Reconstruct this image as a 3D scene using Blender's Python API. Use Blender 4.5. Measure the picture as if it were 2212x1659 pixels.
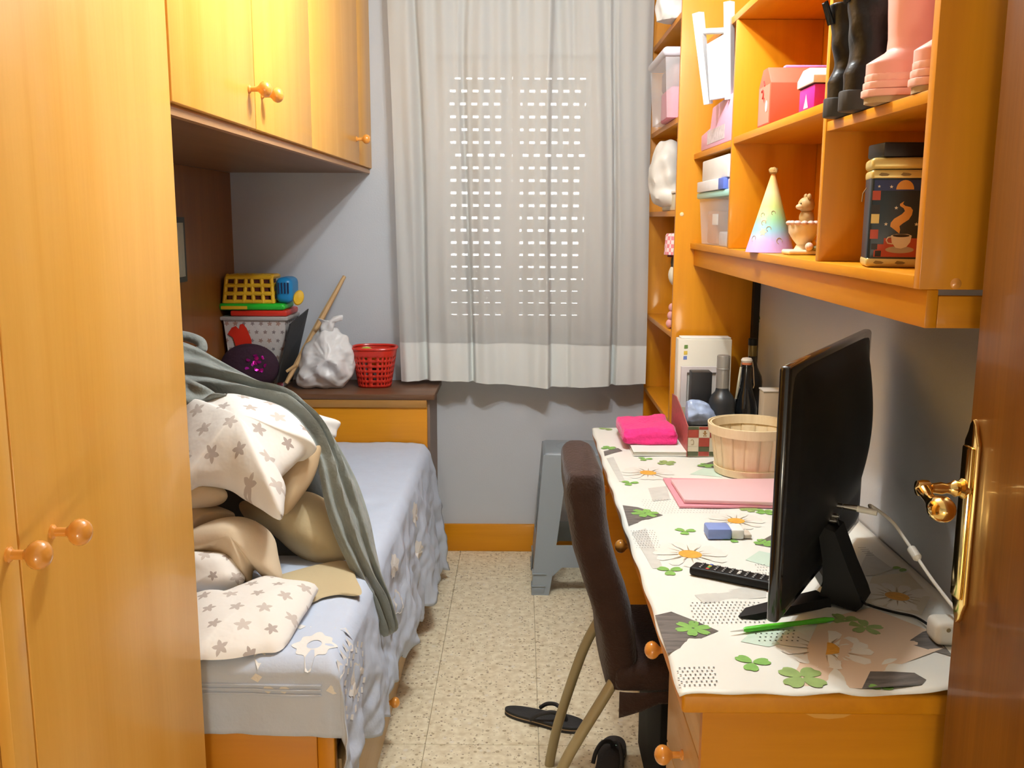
import bpy, bmesh, math, random
from mathutils import Vector, Matrix, noise as mnoise

random.seed(7)
scene = bpy.context.scene
COL = scene.collection
for _o in list(bpy.data.objects):
    bpy.data.objects.remove(_o, do_unlink=True)

# ------------------------------------------------------------------ camera
F_PX, IMW, IMH = 2069.0, 2212.0, 1659.0
PITCH, YAW, ROLL = math.radians(9.8), math.radians(0.53), math.radians(0.25)
CAM = Vector((0.0, 0.0, 1.5))
FW = Vector((-math.sin(YAW)*math.cos(PITCH), math.cos(YAW)*math.cos(PITCH), -math.sin(PITCH)))
_r0 = Vector((math.cos(YAW), math.sin(YAW), 0.0)); _u0 = _r0.cross(FW)
RT = (_r0*math.cos(ROLL) + _u0*math.sin(ROLL)).normalized()
UP = RT.cross(FW).normalized()
cam_data = bpy.data.cameras.new('camera')
cam = bpy.data.objects.new('camera', cam_data); COL.objects.link(cam)
cam_data.sensor_fit = 'HORIZONTAL'; cam_data.sensor_width = 36.0
cam_data.lens = 36.0*F_PX/IMW
cam_data.clip_start = 0.02
cam.matrix_world = Matrix((
    (RT.x, UP.x, -FW.x, CAM.x), (RT.y, UP.y, -FW.y, CAM.y), (RT.z, UP.z, -FW.z, CAM.z), (0, 0, 0, 1)))
scene.camera = cam

# ------------------------------------------------------------------ world (daylight outside the shutter)
world = bpy.data.worlds.new('World'); scene.world = world; world.use_nodes = True
bg = world.node_tree.nodes['Background']
bg.inputs[0].default_value = (1.0, 0.97, 0.95, 1); bg.inputs[1].default_value = 7.0

# ------------------------------------------------------------------ exposure
vs = scene.view_settings
vs.view_transform = 'Standard'; vs.look = 'None'; vs.exposure = 0.0; vs.gamma = 1.0
vs.use_curve_mapping = False

# ------------------------------------------------------------------ the two bulbs of the ceiling lamp
BULBS = ((0.005, 2.36, 2.49), (0.205, 2.20, 2.49))
LAMP_W = 42.0
for i, b in enumerate(BULBS):
    ld = bpy.data.lights.new('lamp_light', 'POINT'); ld.energy = LAMP_W
    ld.color = (0.93, 0.985, 1.0); ld.shadow_soft_size = 0.032
    lo = bpy.data.objects.new('lamp_light', ld); COL.objects.link(lo); lo.location = (b[0], b[1], b[2])
FILL = (-0.12, -1.05, 0.52)      # added fill light behind the camera, an assumed source
ld = bpy.data.lights.new('fill_light', 'POINT'); ld.energy = 42.0; ld.color = (1.0, 0.86, 0.64); ld.shadow_soft_size = 0.14
lo = bpy.data.objects.new('fill_light', ld); COL.objects.link(lo); lo.location = FILL

# ================================================================== helpers
def un(px, py, x=None, y=None, z=None):
    """point of the pixel's ray on the plane x=, y= or z= (where the thing touches)"""
    d = FW + RT*((px-IMW/2)/F_PX) - UP*((py-IMH/2)/F_PX)
    if x is not None: t = (x-CAM.x)/d.x
    elif y is not None: t = (y-CAM.y)/d.y
    else: t = (z-CAM.z)/d.z
    return CAM + d*t
def unp(px, py, p0, n):
    d = FW + RT*((px-IMW/2)/F_PX) - UP*((py-IMH/2)/F_PX)
    p0 = Vector(p0); n = Vector(n)
    return CAM + d*((p0-CAM).dot(n)/d.dot(n))

def nz(p, s=1.0, seed=0.0):
    return mnoise.noise(Vector((p[0]*s+seed, p[1]*s+seed*1.7, p[2]*s-seed)))

class MB:
    def __init__(self): self.v = []; self.f = []; self.uv = None
    def add(self, vs_, fs_):
        o = len(self.v)
        self.v += [Vector(a) for a in vs_]; self.f += [tuple(i+o for i in f) for f in fs_]
        return self
    def addbm(self, bm):
        bm.verts.ensure_lookup_table(); bm.verts.index_update()
        self.add([v.co.copy() for v in bm.verts], [[v.index for v in f.verts] for f in bm.faces]); bm.free()
        return self
    def box(self, x0, x1, y0, y1, z0, z1, bev=0.0, seg=2, M=None):
        bm = bmesh.new(); bmesh.ops.create_cube(bm, size=1.0)
        for v in bm.verts:
            v.co = Vector(((x0+x1)/2+v.co.x*(x1-x0), (y0+y1)/2+v.co.y*(y1-y0), (z0+z1)/2+v.co.z*(z1-z0)))
        if bev > 0:
            bmesh.ops.bevel(bm, geom=list(bm.edges), offset=bev, segments=seg, profile=0.5, affect='EDGES')
        if M is not None: bmesh.ops.transform(bm, matrix=M, verts=bm.verts)
        return self.addbm(bm)
    def prism(self, poly, axis, a, b, bev=0.0):
        """poly: 2d points; axis 'x','y','z' extrude a..b"""
        def P(p, t):
            if axis == 'x': return Vector((t, p[0], p[1]))
            if axis == 'y': return Vector((p[0], t, p[1]))
            return Vector((p[0], p[1], t))
        bm = bmesh.new()
        va = [bm.verts.new(P(p, a)) for p in poly]; vb = [bm.verts.new(P(p, b)) for p in poly]
        n = len(poly)
        bm.faces.new(va); bm.faces.new(vb[::-1])
        for i in range(n): bm.faces.new((va[i], vb[i], vb[(i+1) % n], va[(i+1) % n]))
        bmesh.ops.recalc_face_normals(bm, faces=bm.faces)
        if bev > 0: bmesh.ops.bevel(bm, geom=list(bm.edges), offset=bev, segments=2, profile=0.5, affect='EDGES')
        return self.addbm(bm)
    def lathe(self, prof, c=(0, 0, 0), seg=24, axis=(0, 0, 1), sx=1.0, sy=1.0, cap=True):
        c = Vector(c); ax = Vector(axis).normalized()
        q = Vector((0, 0, 1)).rotation_difference(ax).to_matrix()
        vs_ = []; fs_ = []
        for r, h in prof:
            for k in range(seg):
                a = 2*math.pi*k/seg
                vs_.append(c + q @ Vector((r*math.cos(a)*sx, r*math.sin(a)*sy, h)))
        m = len(prof)
        for i in range(m-1):
            for k in range(seg):
                k2 = (k+1) % seg
                fs_.append((i*seg+k, i*seg+k2, (i+1)*seg+k2, (i+1)*seg+k))
        if cap:
            if prof[0][0] > 1e-5: fs_.append(tuple(range(seg))[::-1])
            if prof[-1][0] > 1e-5: fs_.append(tuple((m-1)*seg+k for k in range(seg)))
        return self.add(vs_, fs_)
    def tube(self, pts, r, seg=10, cap=True):
        pts = [Vector(p) for p in pts]; n = len(pts)
        rr = r if isinstance(r, (list, tuple)) else [r]*n
        up = Vector((0, 0, 1)); vs_ = []; fs_ = []
        prev = None
        for i, p in enumerate(pts):
            t = (pts[min(i+1, n-1)]-pts[max(i-1, 0)]).normalized()
            if prev is None:
                a = up if abs(t.z) < 0.9 else Vector((1, 0, 0))
                u = t.cross(a).normalized()
            else:
                u = (prev - t*prev.dot(t)).normalized()
            prev = u; w = t.cross(u)
            for k in range(seg):
                an = 2*math.pi*k/seg
                vs_.append(p + (u*math.cos(an)+w*math.sin(an))*rr[i])
        for i in range(n-1):
            for k in range(seg):
                k2 = (k+1) % seg
                fs_.append((i*seg+k, i*seg+k2, (i+1)*seg+k2, (i+1)*seg+k))
        if cap: fs_ += [tuple(range(seg))[::-1], tuple((n-1)*seg+k for k in range(seg))]
        return self.add(vs_, fs_)
    def ball(self, c, r, seg=16, rings=10, sc=(1, 1, 1), M=None, fn=None):
        c = Vector(c); vs_ = []; fs_ = []
        for i in range(rings+1):
            th = math.pi*i/rings
            for k in range(seg):
                a = 2*math.pi*k/seg
                d = Vector((math.sin(th)*math.cos(a), math.sin(th)*math.sin(a), math.cos(th)))
                q = Vector((d.x*r*sc[0], d.y*r*sc[1], d.z*r*sc[2]))
                if fn: q = fn(q, d)
                if M is not None: q = M @ q
                vs_.append(c+q)
        for i in range(rings):
            for k in range(seg):
                k2 = (k+1) % seg
                fs_.append((i*seg+k, (i+1)*seg+k, (i+1)*seg+k2, i*seg+k2))
        return self.add(vs_, fs_)
    def grid(self, fn, nu, nv, closed_u=False):
        o = len(self.v); vs_ = []; fs_ = []
        for j in range(nv+1):
            for i in range(nu+(0 if closed_u else 1)):
                vs_.append(fn(i/nu, j/nv))
        w = nu if closed_u else nu+1
        for j in range(nv):
            for i in range(nu):
                i2 = (i+1) % w if closed_u else i+1
                fs_.append((j*w+i, j*w+i2, (j+1)*w+i2, (j+1)*w+i))
        return self.add(vs_, fs_)
    def build(self, name, mat, parent=None, smooth=True, angle=35, local=False, uvf=None, solid=0.0, merge=0.0):
        me = bpy.data.meshes.new(name)
        off = Vector((0, 0, 0))
        if parent is not None and not local: off = wloc(parent)
        me.from_pydata([v-off for v in self.v], [], self.f)
        bm = bmesh.new(); bm.from_mesh(me)
        if merge > 0: bmesh.ops.remove_doubles(bm, verts=bm.verts, dist=merge)
        if solid == 0.0: bmesh.ops.recalc_face_normals(bm, faces=bm.faces)
        bm.to_mesh(me); bm.free()
        if smooth and len(me.polygons):
            me.polygons.foreach_set('use_smooth', [True]*len(me.polygons))
            me.set_sharp_from_angle(angle=math.radians(angle))
        if mat is not None: me.materials.append(mat)
        if uvf is not None:
            ul = me.uv_layers.new(name='UVMap')
            for lp in me.loops:
                ul.data[lp.index].uv = uvf(me.vertices[lp.vertex_index].co+off)
        o = bpy.data.objects.new(name, me); COL.objects.link(o)
        if parent is not None: o.parent = parent
        if solid:
            md = o.modifiers.new('thick', 'SOLIDIFY'); md.thickness = solid; md.offset = 0.0
        return o

def wloc(o):
    v = Vector(o.location)
    p = o.parent
    while p is not None:
        v = v + Vector(p.location); p = p.parent
    return v

def tag(o, label=None, cat=None, group=None, kind=None):
    if label: o['label'] = label
    if cat: o['category'] = cat
    if group: o['group'] = group
    if kind: o['kind'] = kind
    return o
def thing(name, label, cat, loc=(0, 0, 0), rotz=0.0, group=None):
    o = bpy.data.objects.new(name, None); COL.objects.link(o)
    o.empty_display_size = 0.05
    o.location = loc; o.rotation_euler = (0, 0, rotz)
    return tag(o, label, cat, group)
def struct(o): o['kind'] = 'structure'; return o

def catmull(pts, n, closed=True):
    P = [Vector(p) for p in pts]; m = len(P); out = []
    segs = m if closed else m-1
    per = max(1, n//segs)
    for i in range(segs):
        if closed: a, b, c, d = P[(i-1) % m], P[i], P[(i+1) % m], P[(i+2) % m]
        else: a, b, c, d = P[max(i-1, 0)], P[i], P[i+1], P[min(i+2, m-1)]
        for k in range(per):
            t = k/per
            out.append(0.5*((2*b)+(c-a)*t+(2*a-5*b+4*c-d)*t*t+(3*b-a-3*c+d)*t*t*t))
    if not closed: out.append(P[-1])
    return out

def blob(outline, nrm, tf, tb, rings=9, wr=0.0, ws=14.0, seed=0.0, n=72, pw=2.2, centre=None):
    """soft stuffed thing: closed outline (3d points in its own plane), bulging tf to the front and tb behind"""
    b = catmull(outline, n); nrm = Vector(nrm).normalized()
    c = sum(b, Vector())/len(b) if centre is None else Vector(centre)
    mb = MB(); N = len(b); V = []; Fc = []
    for side, T in ((1, tf), (-1, tb)):
        for k in range(rings+1):
            s = 1.0-(k/rings)**1.4 if k < rings else 0.0
            h = T*max(0.0, 1-s**pw)**0.6
            for p in b:
                q = c+(p-c)*s + nrm*side*h
                if wr: q = q + nrm*(side*wr*nz(q, ws, seed)*(1-s**4)) + (p-c).normalized()*wr*0.4*nz(q, ws*1.3, seed+5)*s
                V.append(q)
    R = rings+1
    for sd in range(2):
        for k in range(rings):
            for i in range(N):
                a = sd*R*N+k*N+i; a2 = sd*R*N+k*N+(i+1) % N
                Fc.append((a, a2, a2+N, a+N) if sd == 0 else (a+N, a2+N, a2, a))
    mb.add(V, Fc)
    return mb
def pxo(pts, p0, n):
    return [unp(a, b, p0, n) for a, b in pts]

# ================================================================== materials
MATS = {}
def newmat(name):
    m = bpy.data.materials.new(name); m.use_nodes = True; MATS[name] = m
    nt = m.node_tree; b = nt.nodes['Principled BSDF']
    return m, nt, b
def L(nt, a, b): nt.links.new(a, b)
def plain(name, col, rough=0.5, metal=0.0, coat=0.0, spec=0.5, bump=0.0, bscale=200.0, var=0.0, vscale=8.0, sheen=0.0, trans=0.0, sss=0.0):
    if name in MATS: return MATS[name]
    m, nt, b = newmat(name)
    b.inputs['Base Color'].default_value = (*col, 1); b.inputs['Roughness'].default_value = rough
    b.inputs['Metallic'].default_value = metal; b.inputs['Coat Weight'].default_value = coat
    b.inputs['Coat Roughness'].default_value = 0.08
    b.inputs['Specular IOR Level'].default_value = spec
    if sheen: b.inputs['Sheen Weight'].default_value = sheen; b.inputs['Sheen Roughness'].default_value = 0.4
    if trans: b.inputs['Transmission Weight'].default_value = trans
    tc = nt.nodes.new('ShaderNodeTexCoord')
    if var:
        n = nt.nodes.new('ShaderNodeTexNoise'); n.inputs['Scale'].default_value = vscale; n.inputs['Detail'].default_value = 4
        L(nt, tc.outputs['Object'], n.inputs['Vector'])
        mx = nt.nodes.new('ShaderNodeMix'); mx.data_type = 'RGBA'
        mx.inputs[6].default_value = (*[c*(1-var) for c in col], 1); mx.inputs[7].default_value = (*[min(1, c*(1+var)) for c in col], 1)
        L(nt, n.outputs['Fac'], mx.inputs[0]); L(nt, mx.outputs[2], b.inputs['Base Color'])
    if bump:
        n2 = nt.nodes.new('ShaderNodeTexNoise'); n2.inputs['Scale'].default_value = bscale; n2.inputs['Detail'].default_value = 3
        L(nt, tc.outputs['Object'], n2.inputs['Vector'])
        bp = nt.nodes.new('ShaderNodeBump'); bp.inputs['Strength'].default_value = bump; bp.inputs['Distance'].default_value = 0.004
        L(nt, n2.outputs['Fac'], bp.inputs['Height']); L(nt, bp.outputs['Normal'], b.inputs['Normal'])
    return m
def wood(name, c1, c2, axis='z', rough=0.42, coat=0.14, across=9.0, along=0.5, crough=0.08):
    if name in MATS: return MATS[name]
    m, nt, b = newmat(name)
    tc = nt.nodes.new('ShaderNodeTexCoord'); mp = nt.nodes.new('ShaderNodeMapping')
    sc = [across]*3; sc['xyz'.index(axis)] = along
    mp.inputs['Scale'].default_value = sc
    L(nt, tc.outputs['Object'], mp.inputs['Vector'])
    n1 = nt.nodes.new('ShaderNodeTexNoise'); n1.inputs['Scale'].default_value = 1.6; n1.inputs['Detail'].default_value = 5; n1.inputs['Distortion'].default_value = 0.7
    L(nt, mp.outputs[0], n1.inputs['Vector'])
    n2 = nt.nodes.new('ShaderNodeTexNoise'); n2.inputs['Scale'].default_value = 14; n2.inputs['Detail'].default_value = 3
    L(nt, mp.outputs[0], n2.inputs['Vector'])
    ad = nt.nodes.new('ShaderNodeMath'); ad.operation = 'MULTIPLY_ADD'; ad.inputs[1].default_value = 0.3
    L(nt, n2.outputs['Fac'], ad.inputs[0]); L(nt, n1.outputs['Fac'], ad.inputs[2])
    rp = nt.nodes.new('ShaderNodeValToRGB')
    rp.color_ramp.elements[0].position = 0.42; rp.color_ramp.elements[0].color = (*c2, 1)
    rp.color_ramp.elements[1].position = 0.85; rp.color_ramp.elements[1].color = (*c1, 1)
    L(nt, ad.outputs[0], rp.inputs[0]); L(nt, rp.outputs[0], b.inputs['Base Color'])
    b.inputs['Roughness'].default_value = rough; b.inputs['Coat Weight'].default_value = coat
    b.inputs['Coat Roughness'].default_value = crough; b.inputs['Specular IOR Level'].default_value = 0.3
    bp = nt.nodes.new('ShaderNodeBump'); bp.inputs['Strength'].default_value = 0.06; bp.inputs['Distance'].default_value = 0.002
    L(nt, n2.outputs['Fac'], bp.inputs['Height']); L(nt, bp.outputs['Normal'], b.inputs['Normal'])
    return m
HC1, HC2 = (0.80, 0.425, 0.085), (0.72, 0.355, 0.052)
W_V = wood('honey_wood_upright', HC1, HC2, 'z')
W_Y = wood('honey_wood_lengthwise', HC1, HC2, 'y')
W_X = wood('honey_wood_crosswise', HC1, HC2, 'x')
OC1, OC2 = (0.66, 0.265, 0.006), (0.57, 0.215, 0.004)
O_V = wood('amber_wood_upright', OC1, OC2, 'z')
O_Y = wood('amber_wood_lengthwise', OC1, OC2, 'y')
O_X = wood('amber_wood_crosswise', OC1, OC2, 'x')
EDGE = wood('pale_wood_edging', (0.86, 0.50, 0.20), (0.76, 0.41, 0.14), 'y', rough=0.45)
EDGE_V = wood('pale_wood_edging_upright', (0.86, 0.50, 0.20), (0.76, 0.41, 0.14), 'z', rough=0.45)
DARKW = wood('dark_brown_wood', (0.16, 0.075, 0.035), (0.10, 0.045, 0.02), 'x', rough=0.4)
DOORW = wood('door_wood', (0.20, 0.070, 0.005), (0.13, 0.042, 0.003), 'z', rough=0.4, coat=0.18, across=12, along=0.35, crough=0.08)
KNOBM = plain('varnished_knob', (0.72, 0.30, 0.05), 0.22, coat=0.6)
WALLM = plain('wall_paint', (0.52, 0.545, 0.585), 0.75, bump=0.12, bscale=160, var=0.03, vscale=3)
CEILM = plain('ceiling_paint', (0.80, 0.79, 0.77), 0.8)
BRASS = plain('polished_brass', (0.86, 0.60, 0.22), 0.13, metal=1.0)
BLACKP = plain('black_plastic', (0.005, 0.0047, 0.0045), 0.5, spec=0.25)
BLACKG = plain('black_gloss', (0.006, 0.006, 0.007), 0.12, coat=0.4)
WHITEP = plain('white_plastic', (0.66, 0.69, 0.72), 0.35)
PAPER = plain('white_paper', (0.84, 0.83, 0.79), 0.6)
CABLEW = plain('white_cable', (0.84, 0.80, 0.70), 0.45)
def clear(name, col, alpha, rough=0.15):
    m, nt, b = newmat(name)
    b.inputs['Base Color'].default_value = (*col, 1); b.inputs['Roughness'].default_value = rough
    tr = nt.nodes.new('ShaderNodeBsdfTransparent'); mx = nt.nodes.new('ShaderNodeMixShader')
    mx.inputs[0].default_value = alpha
    L(nt, tr.outputs[0], mx.inputs[1]); L(nt, b.outputs[0], mx.inputs[2])
    L(nt, mx.outputs[0], nt.nodes['Material Output'].inputs[0])
    return m
CLEARP = clear('clear_plastic', (0.80, 0.80, 0.84), 0.42)
GLASS = clear('window_glass', (0.9, 0.95, 0.95), 0.10, 0.03)
BAGM = clear('white_bag_plastic', (0.86, 0.86, 0.86), 0.90, 0.32)
# terrazzo floor tile
def terrazzo():
    m, nt, b = newmat('terrazzo')
    tc = nt.nodes.new('ShaderNodeTexCoord'); gi = nt.nodes.new('ShaderNodeObjectInfo')
    ad = nt.nodes.new('ShaderNodeVectorMath'); ad.operation = 'ADD'
    L(nt, tc.outputs['Object'], ad.inputs[0]); L(nt, gi.outputs['Location'], ad.inputs[1])
    base = nt.nodes.new('ShaderNodeTexNoise'); base.inputs['Scale'].default_value = 40; base.inputs['Detail'].default_value = 6
    L(nt, ad.outputs[0], base.inputs['Vector'])
    r0 = nt.nodes.new('ShaderNodeValToRGB')
    r0.color_ramp.elements[0].position = 0.35; r0.color_ramp.elements[0].color = (0.66, 0.56, 0.37, 1)
    r0.color_ramp.elements[1].position = 0.65; r0.color_ramp.elements[1].color = (0.86, 0.78, 0.58, 1)
    L(nt, base.outputs['Fac'], r0.inputs[0])
    cur = r0.outputs[0]
    for sc, th, keep, col in ((62, 0.30, 0.42, (0.34, 0.25, 0.13)), (120, 0.33, 0.36, (0.26, 0.19, 0.10)), (46, 0.26, 0.25, (0.78, 0.72, 0.60)), (85, 0.3, 0.14, (0.15, 0.075, 0.03))):
        vo = nt.nodes.new('ShaderNodeTexVoronoi'); vo.inputs['Scale'].default_value = sc; vo.inputs['Randomness'].default_value = 1.0
        L(nt, ad.outputs[0], vo.inputs['Vector'])
        sp = nt.nodes.new('ShaderNodeSeparateColor'); L(nt, vo.outputs['Color'], sp.inputs[0])
        a = nt.nodes.new('ShaderNodeMath'); a.operation = 'LESS_THAN'; a.inputs[1].default_value = keep; L(nt, sp.outputs[0], a.inputs[0])
        c = nt.nodes.new('ShaderNodeMath'); c.operation = 'LESS_THAN'; L(nt, vo.outputs['Distance'], c.inputs[0])
        th2 = nt.nodes.new('ShaderNodeMath'); th2.operation = 'MULTIPLY'; th2.inputs[1].default_value = th*1.3; L(nt, sp.outputs[1], th2.inputs[0]); L(nt, th2.outputs[0], c.inputs[1])
        mu = nt.nodes.new('ShaderNodeMath'); mu.operation = 'MULTIPLY'; L(nt, a.outputs[0], mu.inputs[0]); L(nt, c.outputs[0], mu.inputs[1])
        mu2 = nt.nodes.new('ShaderNodeMath'); mu2.operation = 'MULTIPLY'; mu2.inputs[1].default_value = 0.75; L(nt, mu.outputs[0], mu2.inputs[0])
        mx = nt.nodes.new('ShaderNodeMix'); mx.data_type = 'RGBA'
        L(nt, mu2.outputs[0], mx.inputs[0]); L(nt, cur, mx.inputs[6]); mx.inputs[7].default_value = (*col, 1)
        cur = mx.outputs[2]
    L(nt, cur, b.inputs['Base Color']); b.inputs['Roughness'].default_value = 0.42
    return m
TERR = terrazzo()
GROUT = plain('grout', (0.50, 0.42, 0.28), 0.9)
# star print on white cotton (uses the UV map of the piece, unit = one star cell)
def starmat(name, base, star, star2, rough=0.85):
    m, nt, b = newmat(name)
    tc = nt.nodes.new('ShaderNodeTexCoord')
    def M(op, a, c=None):
        n = nt.nodes.new('ShaderNodeMath'); n.operation = op
        for i, v in enumerate((a, c)):
            if v is None: continue
            if isinstance(v, (int, float)): n.inputs[i].default_value = v
            else: L(nt, v, n.inputs[i])
        return n.outputs[0]
    sep = nt.nodes.new('ShaderNodeSeparateXYZ'); L(nt, tc.outputs['UV'], sep.inputs[0])
    row = M('FLOOR', sep.outputs[1])
    ux = M('ADD', sep.outputs[0], M('MULTIPLY', M('MODULO', row, 2.0), 0.5))
    fx = M('SUBTRACT', M('FRACT', ux), 0.5); fy = M('SUBTRACT', M('FRACT', sep.outputs[1]), 0.5)
    cell = nt.nodes.new('ShaderNodeCombineXYZ'); L(nt, M('FLOOR', ux), cell.inputs[0]); L(nt, row, cell.inputs[1])
    wn = nt.nodes.new('ShaderNodeTexWhiteNoise'); wn.noise_dimensions = '2D'; L(nt, cell.outputs[0], wn.inputs['Vector'])
    ang = M('ADD', M('ARCTAN2', fy, fx), M('MULTIPLY', wn.outputs['Value'], 6.0))
    r = M('SQRT', M('ADD', M('MULTIPLY', fx, fx), M('MULTIPLY', fy, fy)))
    k = 2*math.pi/5
    am = M('ABSOLUTE', M('SUBTRACT', M('FLOORED_MODULO' if False else 'MODULO', M('ADD', ang, 31.4159265), k), k/2))
    lim = M('MULTIPLY', M('ADD', M('MULTIPLY', am, 0.55/(k/2)), 0.42), M('ADD', M('MULTIPLY', wn.outputs['Value'], 0.10), 0.24))
    ins = M('LESS_THAN', r, lim)
    mx0 = nt.nodes.new('ShaderNodeMix'); mx0.data_type = 'RGBA'; L(nt, wn.outputs['Value'], mx0.inputs[0])
    mx0.inputs[6].default_value = (*star, 1); mx0.inputs[7].default_value = (*star2, 1)
    mx = nt.nodes.new('ShaderNodeMix'); mx.data_type = 'RGBA'; L(nt, ins, mx.inputs[0])
    mx.inputs[6].default_value = (*base, 1); L(nt, mx0.outputs[2], mx.inputs[7])
    L(nt, mx.outputs[2], b.inputs['Base Color']); b.inputs['Roughness'].default_value = rough
    n2 = nt.nodes.new('ShaderNodeTexNoise'); n2.inputs['Scale'].default_value = 30; L(nt, tc.outputs['Object'], n2.inputs['Vector'])
    bp = nt.nodes.new('ShaderNodeBump'); bp.inputs['Strength'].default_value = 0.25; bp.inputs['Distance'].default_value = 0.01
    L(nt, n2.outputs['Fac'], bp.inputs['Height']); L(nt, bp.outputs['Normal'], b.inputs['Normal'])
    return m
STARS = starmat('star_print_cotton', (0.86, 0.82, 0.76), (0.42, 0.35, 0.31), (0.63, 0.56, 0.50))
CREAM = plain('cream_cotton', (0.70, 0.57, 0.40), 0.9, bump=0.25, bscale=60)
BEIGE = plain('beige_cushion_cloth', (0.52, 0.42, 0.25), 0.95, bump=0.2, bscale=80)
PLUSH = plain('grey_plush', (0.235, 0.255, 0.235), 0.95, bump=0.7, bscale=90, var=0.28, vscale=26, sheen=0.5)
SPREAD = plain('pale_blue_bedspread', (0.55, 0.62, 0.75), 0.85, bump=0.35, bscale=55, var=0.04, vscale=20)
EMBRO = plain('white_embroidery', (0.80, 0.78, 0.74), 0.9, bump=0.3, bscale=150)

# ================================================================== the room
XL, XR, YB, YF, ZC = -1.27, 0.85, 4.20, -1.3, 2.66
XW = -0.64        # front of the wardrobe and of the cabinets over the bed
# floor with real tiles
fl = MB().box(XL-0.1, XR+0.1, YF-0.1, YB+0.1, -0.06, -0.006).build('floor', GROUT, smooth=False); struct(fl)
TS = 0.328
tm = None
ix0, ix1 = math.floor((XL+0.27)/TS)-0, math.ceil((XR+0.27)/TS)
iy0, iy1 = math.floor((YF-2.88)/TS), math.ceil((YB-2.88)/TS)
for i in range(ix0, ix1):
    for j in range(iy0, iy1):
        x0, x1 = max(XL, -0.27+i*TS), min(XR, -0.27+(i+1)*TS)
        y0, y1 = max(YF, 2.88+j*TS), min(YB, 2.88+(j+1)*TS)
        if x1-x0 < 0.01 or y1-y0 < 0.01: continue
        full = abs(x1-x0-TS) < 1e-4 and abs(y1-y0-TS) < 1e-4
        if full and tm is not None:
            o = bpy.data.objects.new('tile', tm); COL.objects.link(o)
            o.location = (x0, y0, 0); o.parent = fl
        else:
            mb = MB().box(0.0008, x1-x0-0.0008, 0.0008, y1-y0-0.0008, -0.006, 0.0, bev=0.0007, seg=1)
            o = mb.build('tile', TERR, smooth=False); o.location = (x0, y0, 0); o.parent = fl
            if full: tm = o.data
# back wall with window opening
WX0, WX1, WZ0, WZ1 = -0.40, 0.36, 0.99, 2.18
wb = MB()
wb.box(XL-0.1, WX0, YB, YB+0.22, 0, ZC).box(WX1, XR+0.1, YB, YB+0.22, 0, ZC)
wb.box(WX0, WX1, YB, YB+0.22, 0, WZ0).box(WX0, WX1, YB, YB+0.22, WZ1, ZC)
struct(wb.build('wall_back', WALLM, smooth=False))
struct(MB().box(XL-0.1, XL, YF, YB, 0, ZC).build('wall_left', WALLM, smooth=False))
struct(MB().box(XR, XR+0.1, 0.50, YB, 0, ZC).build('wall_right', WALLM, smooth=False))
struct(MB().box(0.715, XR+0.1, YF, 0.50, 0, ZC).build('wall_entry', WALLM, smooth=False))
struct(MB().box(XL-0.1, XR+0.1, YF-0.1, YF, 0, ZC).build('wall_front', WALLM, smooth=False))
struct(MB().box(XL-0.1, XR+0.1, YF-0.1, YB+0.22, ZC, ZC+0.1).build('ceiling', CEILM, smooth=False))
# skirting
struct(MB().box(-0.37, 0.54, YB-0.016, YB, 0.0, 0.128, bev=0.004).build('baseboard_back', O_X))
# wood panel of the bed niche on the left wall
struct(MB().box(XL, XL+0.014, 1.83, YB, 0.0, 1.689).build('trim_1', wood('niche_panel_wood', (0.26, 0.095, 0.016), (0.19, 0.065, 0.010), 'z'), smooth=False))

# ---------------------------------------------------------------- window with roller shutter
FRM = plain('window_frame_paint', (0.62, 0.56, 0.53), 0.5)
win = thing('window_1', None, None, ((WX0+WX1)/2, YB+0.1, WZ0)); win['kind'] = 'structure'
yf = YB+0.07
fm = MB()
fm.box(WX0, WX0+0.05, yf, yf+0.05, WZ0, WZ1).box(WX1-0.05, WX1, yf, yf+0.05, WZ0, WZ1)
fm.box(WX0+0.05, WX1-0.05, yf, yf+0.05, WZ0, WZ0+0.045).box(WX0+0.05, WX1-0.05, yf, yf+0.05, WZ1-0.045, WZ1)
fm.build('window_frame', FRM, win, smooth=False)
for s, (a, b) in enumerate(((WX0+0.05, -0.043), (-0.043, WX1-0.05))):
    z0, z1 = WZ0+0.045, WZ1-0.045
    m = MB(); w = 0.034
    m.box(a+.001, a+w, yf+0.008, yf+0.044, z0, z1).box(b-w, b-.001, yf+0.008, yf+0.044, z0, z1)
    m.box(a+w, b-w, yf+0.008, yf+0.044, z0, z0+w).box(a+w, b-w, yf+0.008, yf+0.044, z1-w, z1)
    so = m.build('sash', FRM, win, smooth=False)
    MB().box(a+w-.004, b-w+.004, yf+0.024, yf+0.028, z0+w-.004, z1-w+.004).build('pane', GLASS, so, smooth=False)
struct(MB().box(WX0-0.03, WX1+0.03, YB-0.025, YB+0.07, WZ0-0.03, WZ0).build('window_sill', WALLM, win, smooth=False))
SHUT = plain('shutter_slat', (0.50, 0.44, 0.40), 0.55)
PITCHS = (2.106-1.062)/19.0
xs0 = -0.318; sp = (0.281-(-0.318))/12.0
NS = 22
zt = 2.106+PITCHS*0.5+PITCHS*0.0
def slat_mesh(phase, slots=True, hs=1.0):
    m = MB(); w0, w1 = WX0, WX1; y0, y1 = YB+0.165, YB+0.173
    hz = 0.0115*hs
    m.box(w0, w1, y0, y1, 0.0, PITCHS-hz if slots else PITCHS)
    if slots:
        x = w0; k = 0
        while True:
            c = xs0+0.012+phase+k*sp
            if c > 0.30: break
            a, b = c-0.0125, c+0.0125
            if a > x: m.box(x, a, y0, y1, PITCHS-hz, PITCHS)
            x = b; k += 1
        m.box(x, w1, y0, y1, PITCHS-hz, PITCHS)
    return m
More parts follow.
